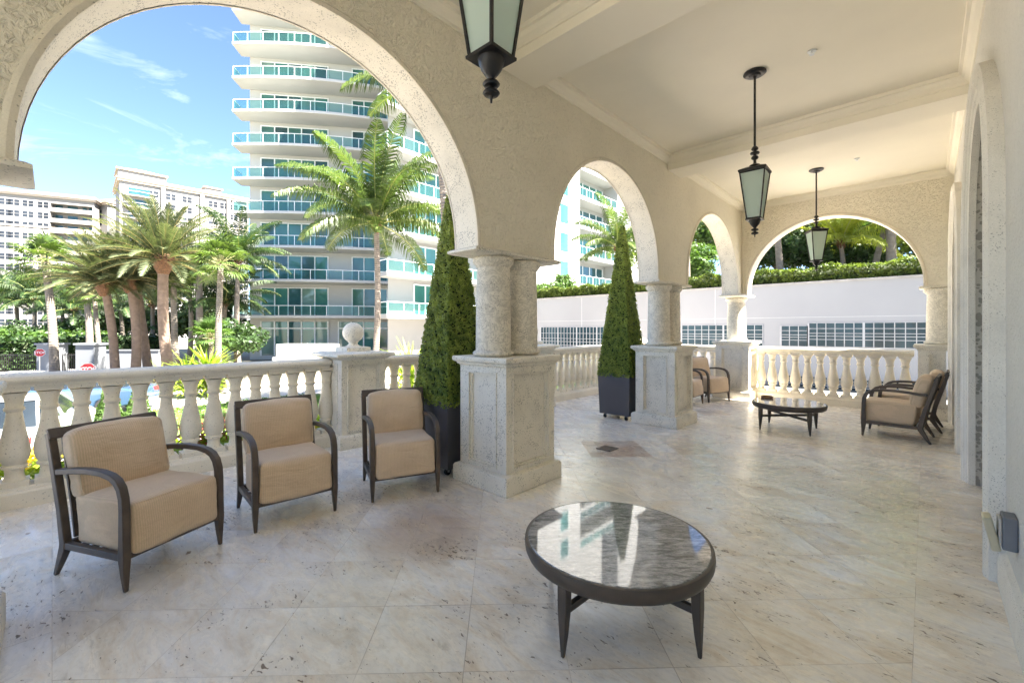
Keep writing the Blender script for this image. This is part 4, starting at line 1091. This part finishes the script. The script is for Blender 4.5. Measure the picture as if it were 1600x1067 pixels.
tree('broadleaf_tree', 'low dark tree behind the right grey pillar', 'tree', gp(124, 42), 3.9, (3.6, 3.0, 1.9), DARKL, 4500, .16, 43, cz=1.9)
hedge('hedge', 'clipped green hedge beyond the iron fence', 'hedge', -62, -52, -27, 4, GZ, 1.0, MIDL, 6000, .25, 4, wob=.15)
hedge('hedge', 'green hedge behind the right gate pillar and grey wall', 'hedge', -50, -47, -6.0, 7, GZ, .7, DARKL, 5000, .18, 5, wob=.12)
rosette('palm_shrub', 'bright lime palm shrub mound in front of the palms', 'shrub', gp(325, 19.5), LIME, 230, 1.55, .05, 30, None, 5, 80)
rosette('palm_shrub', 'bright lime palm shrub mound at the foot of the tallest date palm', 'shrub', gp(292, 19.2), LIME, 190, 1.30, .05, 31, None, 5, 80)
rosette('palm_shrub', 'small lime shrub left of the tallest date palm', 'shrub', gp(252, 20), LIME, 90, 1.0, .05, 32, None, 5, 80)
rosette('palm_shrub', 'leafy green shrub in front of the tower wing beside the first topiary', 'shrub', gp(640, 17), LIME, 240, 1.75, .06, 33, None, 5, 75)
# coconut palms
palm('coconut palm with a full crown in front of the tower', gp(581, 17), tuple(Vector(gp(588, 17, 0))+Vector((0,0,5.5))), 'coco', .135, 61, 1.28, None, mid=tuple(Vector(gp(590, 17, 0))+Vector((0,0,2.0))), nf=28)
palm('tall royal palm whose pinkish trunk passes behind the arch edge', gp(704, 13), tuple(Vector(gp(682, 13, 0))+Vector((0,0,8.6))), 'royal', .15, 52, 1.05, None, nf=16, mid=tuple(Vector(gp(697, 13, 0))+Vector((0,0,4.2))))
palm('coconut palm seen through the second arch left of the slim topiary', gp(966, 28), tuple(Vector(gp(965, 28, 0))+Vector((0,0,6.6))), 'coco', .17, 53, 1.15, None, nf=22)

# ------------------------------------------------------------------ apartment tower
TW = thing('apartment_tower', 'white apartment tower with teal glass balconies filling the first arch', 'building', (-46.53, 11.4, GZ), R(51.6))
Lw = 14.2
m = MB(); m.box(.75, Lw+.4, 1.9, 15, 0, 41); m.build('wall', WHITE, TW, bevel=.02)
rails = [3.69, 7.05, 10.19, 13.35, 16.48, 19.63, 22.75, 25.83, 28.98, 32.1, 35.2]
NB = 20
def bow(x): return -.75*math.sin(PI*min(1, max(0, x/Lw)))**1.0
for i, rz_ in enumerate(rails):
    zt = rz_-GZ-.92
    pts = [(x, bow(x)) for x in [Lw*k/NB for k in range(NB+1)]]
    poly = pts + [(Lw, 1.898), (0.02, 1.898)]
    m = MB(); m.extrude(poly, 'z', zt-.26, zt); bal = m.build('balcony', WHITE, TW, bevel=.03)
    m = MB()
    for k in range(NB):
        (xa, ya), (xb, yb) = pts[k], pts[k+1]
        m.add([(xa, ya+.10, zt+.06), (xb, yb+.10, zt+.06), (xb, yb+.10, zt+.86), (xa, ya+.10, zt+.86)], [(0,1,2,3)])
    m.add([(.10, bow(0)+.1, zt+.06), (.10, 1.85, zt+.06), (.10, 1.85, zt+.86), (.10, bow(0)+.1, zt+.86)], [(0,1,2,3)])
    m.build('glass_railing', RAILG, bal, smooth=False)
    m = MB(); m.tube([(.10, 1.85, zt+.90)]+[(max(x, .10), y+.10, zt+.90) for x, y in pts], .035, 6)
    for k in range(0, NB+1, 2): m.box(pts[k][0]-.025+(.1 if k == 0 else 0), pts[k][0]+.025+(.1 if k == 0 else 0), pts[k][1]+.075, pts[k][1]+.125, zt, zt+.90)
    m.build('handrail', ALU, bal)
    zn = (rails[i+1]-GZ-.92-.34) if i+1 < len(rails) else zt+2.7
    for x0, x1, npn in ((1.8, 8.0, 5), (10.3, 13.7, 3)):
        m = MB(); w = (x1-x0)/npn
        for k in range(npn+1): m.box(x0+w*k-.05, x0+w*k+.05, 1.80, 1.895, zt+.002, zn-.22)
        m.box(x0, x1, 1.81, 1.895, zn-.32, zn-.22); fr = m.build('window', ALU, TW)
        m = MB()
        for k in range(npn): m.box(x0+w*k, x0+w*(k+1), 1.86, 1.897, zt+.02, zn-.25, rnd.choice((0, 0, 0, 1, 1, 2)))
        m.build('pane', [TEAL, TEALD, TEALC], fr)
for x0, x1, npn in ((1.8, 8.0, 5), (9.0, 13.8, 4)):
    m = MB(); w = (x1-x0)/npn
    for k in range(npn+1): m.box(x0+w*k-.06, x0+w*k+.06, 1.78, 1.895, .4, 3.75)
    m.box(x0, x1, 1.80, 1.895, 3.0, 3.12); fr = m.build('window', ALU, TW)
    m = MB()
    for k in range(npn): m.box(x0+w*k, x0+w*(k+1), 1.86, 1.897, .45, 3.7, rnd.choice((0, 0, 1, 2)))
    m.build('pane', [TEAL, TEALD, TEALC], fr)
p, q = Vector(gp(433, 33)), Vector(gp(520, 33))
m = MB(); m.box(0, (q-p).length, -.15, 1.2, 0, 1.85); m.box((q-p).length*.2, (q-p).length, -2.2, -.152, 0, 1.0)
o = m.build('ramp_wall', WHITE); o.location = p; o.rotation_euler = (0, 0, math.atan2((q-p).y, (q-p).x)); tag(o, 'white parapet wall of a ramp at the foot of the tower', 'wall')

WG = thing('apartment_wing', 'bright white wing of the apartment tower with stacked balconies, seen through two arches', 'building', (-28.85, 17.0, GZ), R(90))
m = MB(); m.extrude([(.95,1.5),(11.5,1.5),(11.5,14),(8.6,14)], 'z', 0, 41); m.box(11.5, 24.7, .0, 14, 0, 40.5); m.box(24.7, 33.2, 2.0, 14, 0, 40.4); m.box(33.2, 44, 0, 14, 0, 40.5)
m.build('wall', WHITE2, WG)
for i in range(11):
    zt = 2.62-GZ + 3.16*i
    m = MB(); m.box(0, 11.49, 0, 1.498, zt-.34, zt); bal = m.build('balcony', WHITE2, WG, bevel=.02)
    m = MB(); m.add([(0, .1, zt+.06), (11.4, .1, zt+.06), (11.4, .1, zt+.86), (0, .1, zt+.86)], [(0,1,2,3)]); m.add([(.08, .1, zt+.06), (.08, 1.45, zt+.06), (.08, 1.45, zt+.86), (.08, .1, zt+.86)], [(0,1,2,3)]); m.build('glass_railing', RAILG, bal, smooth=False)
    m = MB(); m.tube([(.08, 1.45, zt+.9), (.08, .1, zt+.9), (11.4, .1, zt+.9)], .035, 6)
    for k in range(9): m.box(.06+k*1.4, .11+k*1.4, .075, .125, zt, zt+.9)
    m.build('handrail', ALU, bal)
    m = MB()
    for k in range(4): m.box(3.3+k*1.1-.05, 3.3+k*1.1+.05, 1.40, 1.495, zt+.002, zt+2.55)
    m.box(3.3, 6.6, 1.41, 1.495, zt+2.45, zt+2.55); fr = m.build('window', ALU, WG)
    m = MB(); m.box(3.3, 6.6, 1.45, 1.497, zt+.02, zt+2.5); m.build('pane', TEAL, fr)
for i in range(7):
    z0 = 6.75-GZ+3.12*(i-1)
    m = MB(); m.box(20.8, 22.5, -.06, -.002, z0, z0+2.25); fr = m.build('window', ALU, WG); m = MB(); m.box(20.92, 22.38, -.075, -.062, z0+.1, z0+2.15); m.build('pane', TEAL, fr)
    zt = 6.75-GZ+3.40*(i-1)
    m = MB(); m.box(24.71, 33.19, .0, 1.998, zt-.45, zt); bal = m.build('balcony', WHITE2, WG)
    m = MB(); m.add([(24.75, .1, zt+.06), (33.15, .1, zt+.06), (33.15, .1, zt+.9), (24.75, .1, zt+.9)], [(0,1,2,3)]); m.build('glass_railing', RAILG, bal, smooth=False)
    m = MB(); m.tube([(24.72, .1, zt+.95), (33.18, .1, zt+.95)], .04, 6)
    for k in range(7): m.box(24.8+k*1.38, 24.86+k*1.38, .07, .13, zt, zt+.95)
    m.build('handrail', ALU, bal)
    m = MB()
    for k in range(6): m.box(25.1+k*1.5-.06, 25.1+k*1.5+.06, 1.90, 1.995, zt+.002, zt+2.5)
    fr = m.build('window', ALU, WG); m = MB(); m.box(25.1, 32.7, 1.95, 1.997, zt+.02, zt+2.45); m.build('pane', TEALD if i % 2 else TEAL, fr)

# ------------------------------------------------------------------ garage wall, hedge and trees beyond the end arch
YG = 27.0
gw = thing('garage_building', 'long white garage wall with gridded dark windows beyond the end arch', 'building', (0, YG, GZ))
def onY(u, v):
    a = (u-800)/681.6; d = YG/(.72533+.68841*a); return (d*(-.68841+.72533*a), 1.5-(v-514)/681.6*d)
zt = onY(1300, 441)[1]-GZ
m = MB(); m.box(-25.6, 12, 0, 40, 0, zt); m.build('wall', WGAR, gw)
m = MB(); m.box(-25.7, 12.05, -.08, 40, zt, zt+.10); m.build('coping', CONC, gw)
m = MB()
for x in (-9.05, 2.4, -18.5): m.box(x-.012, x+.012, -.006, -.001, 0, zt-.02)
m.box(-25.5, 11.9, -.0055, -.001, zt-1.75, zt-1.735)
m.build('wall_joint', plain('joint grey', (.52, .52, .54), .8), gw)
def gwin(u0, u1, v0, v1, nx, step=None):
    x0, zt_ = onY(u0, v0); x1, zb = onY(u1, v1)[0], onY((u0+u1)/2, v1)[1]; zt_ = onY((u0+u1)/2, v0)[1]-GZ; zb -= GZ
    m = MB(); w = (x1-x0)/nx; h = zt_-zb
    rows = [0, .30, .44, .56, .76, 1.0]
    for k in range(nx+1): m.box(x0+w*k-(.045 if k % 6 == 0 else .017), x0+w*k+(.045 if k % 6 == 0 else .017), -.045, -.002, zb, zt_)
    for r_ in rows: m.box(x0, x1, -.04, -.002, zb+h*r_-.014, zb+h*r_+.014)
    fr = m.build('window', MULL, gw); m = MB(); m.box(x0, x1, -.014, -.001, zb, zt_); m.build('pane', NAVYG, fr)
NAVYG = glassy('slate teal window', (.018, .040, .052), .15, .3, .3, .8); MULL = plain('window bars', (.34, .35, .36), .5)
gwin(845, 955, 511, 552, 22); gwin(1065, 1192, 508, 540, 11); gwin(1220, 1262, 509, 541, 3); gwin(1263, 1450, 504, 543, 12); gwin(1452, 1560, 500, 548, 6)
gwin(1215, 1450, 592, 612, 8)
hedge('hedge', 'clipped hedge along the top of the white garage wall', 'hedge', -25.4, 11.8, YG+.15, YG+1.3, zt+GZ+.1, zt+GZ+.82, HEDG, 26000, .085, 9, wob=.07)
zd = zt+GZ+.1
TGp = 'trees on the garage roof garden'
tree('broadleaf_tree', 'rounded bright green bush behind the hedge in the second arch', 'tree', (-26.6, 34.5, zd), 3.0, (1.9, 1.9, 1.5), MIDL, 5200, .12, 12, cz=1.5)
tree('broadleaf_tree', 'dense dark green tree left of the far lantern', 'tree', (-7.2, 33, zd), 4.9, (2.8, 2.4, 2.6), DARKL, 9000, .14, 13, cz=2.2)
tree('broadleaf_tree', 'dark leafy tree filling the third arch', 'tree', (-13.6, 34, zd), 4.2, (3.2, 2.6, 2.2), MIDL, 8000, .14, 14, cz=1.9)
tree('broadleaf_tree', 'low dark shrub tree just right of the far lantern rod', 'tree', (-3.6, 35, zd), 3.4, (2.2, 2.0, 1.7), DARKL, 6000, .13, 15, cz=1.6)
tree('broadleaf_tree', 'light green tree behind the two leaning trunks', 'tree', (2.0, 40, zd), 6.5, (4.5, 3.5, 3.4), HEDG, 9000, .17, 16, cz=3.4)
tree('broadleaf_tree', 'green tree far behind the yellow palm fronds', 'tree', (-4.2, 44, zd), 8.5, (4.5, 3.5, 4.0), MIDL, 9000, .18, 17, cz=5.2)
tree('broadleaf_tree', 'green tree behind the right edge of the end arch', 'tree', (4.6, 36, zd), 5.0, (3.0, 2.6, 2.8), MIDL, 7000, .15, 18, cz=2.4)
tree('broadleaf_tree', 'tall pale green tree at the back of the third arch', 'tree', (-19.5, 44, zd), 10.5, (5, 4, 5.0), HEDG, 9000, .20, 21, TGp and .2, cz=5.6)
tree('broadleaf_tree', 'tall green tree behind the left side of the end arch', 'tree', (-11.0, 43, zd), 10.5, (4.6, 4, 5.0), MIDL, 9000, .20, 22, cz=5.6)
tree('broadleaf_tree', 'tall yellow green tree at the back of the end arch', 'tree', (-.5, 47, zd), 11.0, (5.0, 4, 5.2), YELL, 9000, .20, 23, cz=5.9)
tree('broadleaf_tree', 'tall green tree at the back of the right side of the end arch', 'tree', (7.0, 46, zd), 10.0, (5.0, 4, 4.8), HEDG, 8000, .20, 24, cz=5.2)
PG = 'palms on the garage roof garden'
palm('palm with a straight grey trunk left of the far lantern', (-6.3, 30.2, zd), (-6.6, 30.2, zd+5.6), 'coco', .20, 71, 1.0, PG, nf=18)
palm('palm with a thick trunk right of the far lantern', (-1.35, 31.5, zd), (-1.15, 31.5, zd+5.8), 'coco', .24, 72, 1.0, PG, nf=18, leafm=YELL)
palm('palm with a trunk slanting left beside the thick one', (-2.3, 32.0, zd), (-1.2, 32.4, zd+5.2), 'coco', .17, 73, 1.0, PG, nf=18, leafm=YELL)
palm('low palm with glowing yellow fronds behind the far lantern', (-3.7, 32.5, zd), (-3.7, 32.5, zd+2.6), 'coco', .15, 74, 1.35, PG, nf=20, leafm=YELL)
palm('yellow green palm near the right side of the end arch', (1.2, 32.5, zd), (1.3, 32.5, zd+3.0), 'coco', .15, 75, 1.35, PG, nf=20, leafm=YELL)
palm('yellow green palm between the slanting trunk and the right edge of the end arch', (3.6, 34.5, zd), (3.4, 34.5, zd+3.8), 'coco', .15, 77, 1.3, PG, nf=20, leafm=YELL)
palm('slim palm trunk standing in the third arch', (-12.2, 31.0, zd), (-12.3, 31.0, zd+5.4), 'coco', .15, 76, .8, PG, nf=16, leafm=YELL)

# ------------------------------------------------------------------ ivory apartment block far left
def block(label, pa, pb, h, depth, cols, floors, fh, group='ivory apartment blocks', bal=None, tall=2, roof=False):
    p, q = Vector(pa), Vector(pb); L_ = (q-p).length; a = math.atan2((q-p).y, (q-p).x)
    t = thing('apartment_building', label, 'building', p, a, group)
    m = MB()
    if bal:
        x0, x1 = bal; m.box(0, x0, 0, depth, 0, h-1.5); m.box(x1, L_, 0, depth, 0, h-1.5); m.box(x0, x1, 2.4, depth, 0, h-1.5); m.box(x0, x1, 0, 2.4, h-3.0, h-1.5)
    else: m.box(0, L_, 0, depth, 0, h-1.5)
    m.build('wall', BEIGE, t)
    m = MB(); m.box(-.5, L_+.5, -.5, depth+.5, h-1.5, h-.9); m.box(-.8, L_+.8, -.8, depth+.8, h-.9, h-.55); m.build('cornice', CORN, t)
    m = MB(); m.box(-.3, L_+.3, -.3, depth+.3, h-.55, h); m.build('parapet', BEIGE, t)
    m = MB(); m.box(-.12, L_+.12, -.15, -.001, h-10.6, h-10.2); m.build('string_course', CORN, t)
    for i in range(floors):
        z = h-4.6-fh*i
        for x in cols:
            if x > L_-.5: continue
            m = MB()
            hh = 1.7
            for dx in (-.62, .62): m.box(x+dx-.52, x+dx+.52, -.03, -.001, z, z+hh)
            m.box(x-1.2, x+1.2, -.05, -.031, z+hh*.5-.04, z+hh*.5+.04, 1)
            m.build('window', [NAVY, BEIGE], t)
        if bal:
            x0, x1 = bal; w = x1-x0
            m = MB(); m.box(x0, x1, -.25, 2.39, z-.9, z-.6); m.box(x0, x1, -.2, -.1, z-.6, z+.3); m.build('balcony', BEIGE, t)
            m = MB()
            for f0, f1 in ((.02, .20), (.32, .56), (.68, .78), (.84, .98)): m.box(x0+w*f0, x0+w*f1, 2.33, 2.398, z-.55, z+1.75)
            m.build('balcony_glass', TEALD, t)
    if roof:
        m = MB(); m.box(-.35, 10, -.35, 9, h+.001, h+1.5); m.build('attic', BEIGE, t); m = MB(); m.box(L_*.62, L_*.76, -.35, 9, h+.001, h+.9); m.build('attic', BEIGE, t)
        m = MB(); m.box(-.8, 10.4, -.8, 9.4, h+1.501, h+1.9); m.build('attic_cornice', CORN, t); m = MB(); m.box(L_*.62-.4, L_*.76+.4, -.7, 9.3, h+.901, h+1.2); m.build('attic_cornice', CORN, t)
        m = MB(); m.add([(-.5,-.5,h+1.905),(10,-.5,h+1.905),(10,9,h+1.905),(-.5,9,h+1.905),(4.7,4.2,h+3.6)], [(0,1,4),(1,2,4),(2,3,4),(3,0,4)]); m.build('roof', ROOFT, t)
        for q in (.30, .60, .82):
            m = MB(); m.box(L_*q-.5, L_*q+.5, -.7, -.001, 0, h-1.6); m.build('pilaster', BEIGE, t)
    return t
pa = gp(-70, 121); pb = gp(147, 134)
Lb = (Vector(pb)-Vector(pa)).length
def xa(u): return Lb*(u+70)/217.0
block('ivory apartment block at the far left with a recessed column of balconies', pa, pb, 43.4, 16, [xa(-40), xa(-18), xa(3), xa(16), xa(38), xa(62)], 12, 3.15, bal=(xa(74), xa(144)))
block('narrow grey shaded block between the two ivory apartment fronts', gp(150, 139), gp(168, 137), 43.5, 14, [1.8], 12, 3.15)
pa = gp(187, 120); pb = gp(388, 142); Lc = (Vector(pb)-Vector(pa)).length
def xc(u): return Lc*(u-187)/201.0
cb = block('ivory apartment block with a red hipped corner roof behind the date palms', pa, pb, 45.4, 18, [xc(233), xc(259), xc(284), xc(326), xc(345), xc(361), xc(379)], 12, 3.15, roof=True)
for i in range(9):
    z = 45.4-5.2-3.15*i
    m = MB(); m.extrude([(.4, -.001), (1.2, -1.3), (4.0, -1.9), (7.0, -1.3), (8.0, -.001)], 'z', z-.3, z); b_ = m.build('balcony', BEIGE, cb)
    m = MB(); m.box(1.8, 6.4, -.04, -.001, z+.05, z+2.2); m.build('balcony_glass', TEALD, cb)
    m = MB(); m.tube([(.5, -.05, z+1.0), (1.25, -1.25, z+1.0), (4.0, -1.85, z+1.0), (6.95, -1.25, z+1.0), (7.9, -.05, z+1.0)], .05, 5); m.build('handrail', ALU, b_)
block('set back ivory block rising behind the shaded one', gp(110, 165), gp(190, 160), 51.0, 10, [4, 10, 15], 4, 3.15)

# ------------------------------------------------------------------ sky, sun, camera
SAZ = (.95, .312); SEL = R(58)
S = Vector((SAZ[0]*math.cos(SEL), SAZ[1]*math.cos(SEL), math.sin(SEL))).normalized()
w = bpy.data.worlds.new('World'); sc.world = w; w.use_nodes = True; nt = w.node_tree
bg = nt.nodes['Background']
sky = N(nt, 'ShaderNodeTexSky', sky_type='NISHITA'); sky.sun_disc = False; sky.sun_elevation = SEL; sky.sun_rotation = math.atan2(S.x, S.y)
sky.air_density = .55; sky.dust_density = .1; sky.ozone_density = 2.5
tc = N(nt, 'ShaderNodeTexCoord').outputs['Generated']
cn = noise(nt, mapv(nt, tc, (1.3, 2.2, 7.5), (R(14), R(-10), R(20))), 1.9, 7, .62, .5)
cf = ramp(nt, cn.outputs[0], [(.53, 0.0), (.66, .22), (.82, .6)]).outputs[0]
lk(nt, mixc(nt, cf, sky.outputs[0], (4.6, 4.9, 5.2)), bg.inputs['Color']); bg.inputs['Strength'].default_value = .05
sl = bpy.data.lights.new('sun', 'SUN'); sl.energy = 5.0; sl.angle = R(.53); sl.color = (1, .94, .84)
so = bpy.data.objects.new('sun', sl); COL.objects.link(so); so.rotation_euler = S.to_track_quat('Z', 'Y').to_euler(); so.location = (0, 0, 60)

cam = bpy.data.cameras.new('camera'); co = bpy.data.objects.new('camera', cam); COL.objects.link(co)
cam.sensor_width = 36; cam.lens = 681.6/1600*36; cam.shift_y = -19.5/1600; cam.clip_start = .05; cam.clip_end = 3000
co.location = (0, 0, 1.5); co.rotation_euler = (R(90), 0, math.atan2(647, 681.6)); sc.camera = co

sc.view_settings.view_transform = 'Standard'; sc.view_settings.look = 'None'; sc.view_settings.gamma = 1; sc.view_settings.exposure = 3.55
sc.render.engine = 'CYCLES'; cy = sc.cycles
cy.use_denoising = True
try: cy.denoiser = 'OPENIMAGEDENOISE'
except Exception: pass
cy.max_bounces = 12; cy.diffuse_bounces = 7; cy.glossy_bounces = 4; cy.transmission_bounces = 4; cy.transparent_max_bounces = 12
cy.caustics_reflective = False; cy.caustics_refractive = False; cy.sample_clamp_indirect = 8
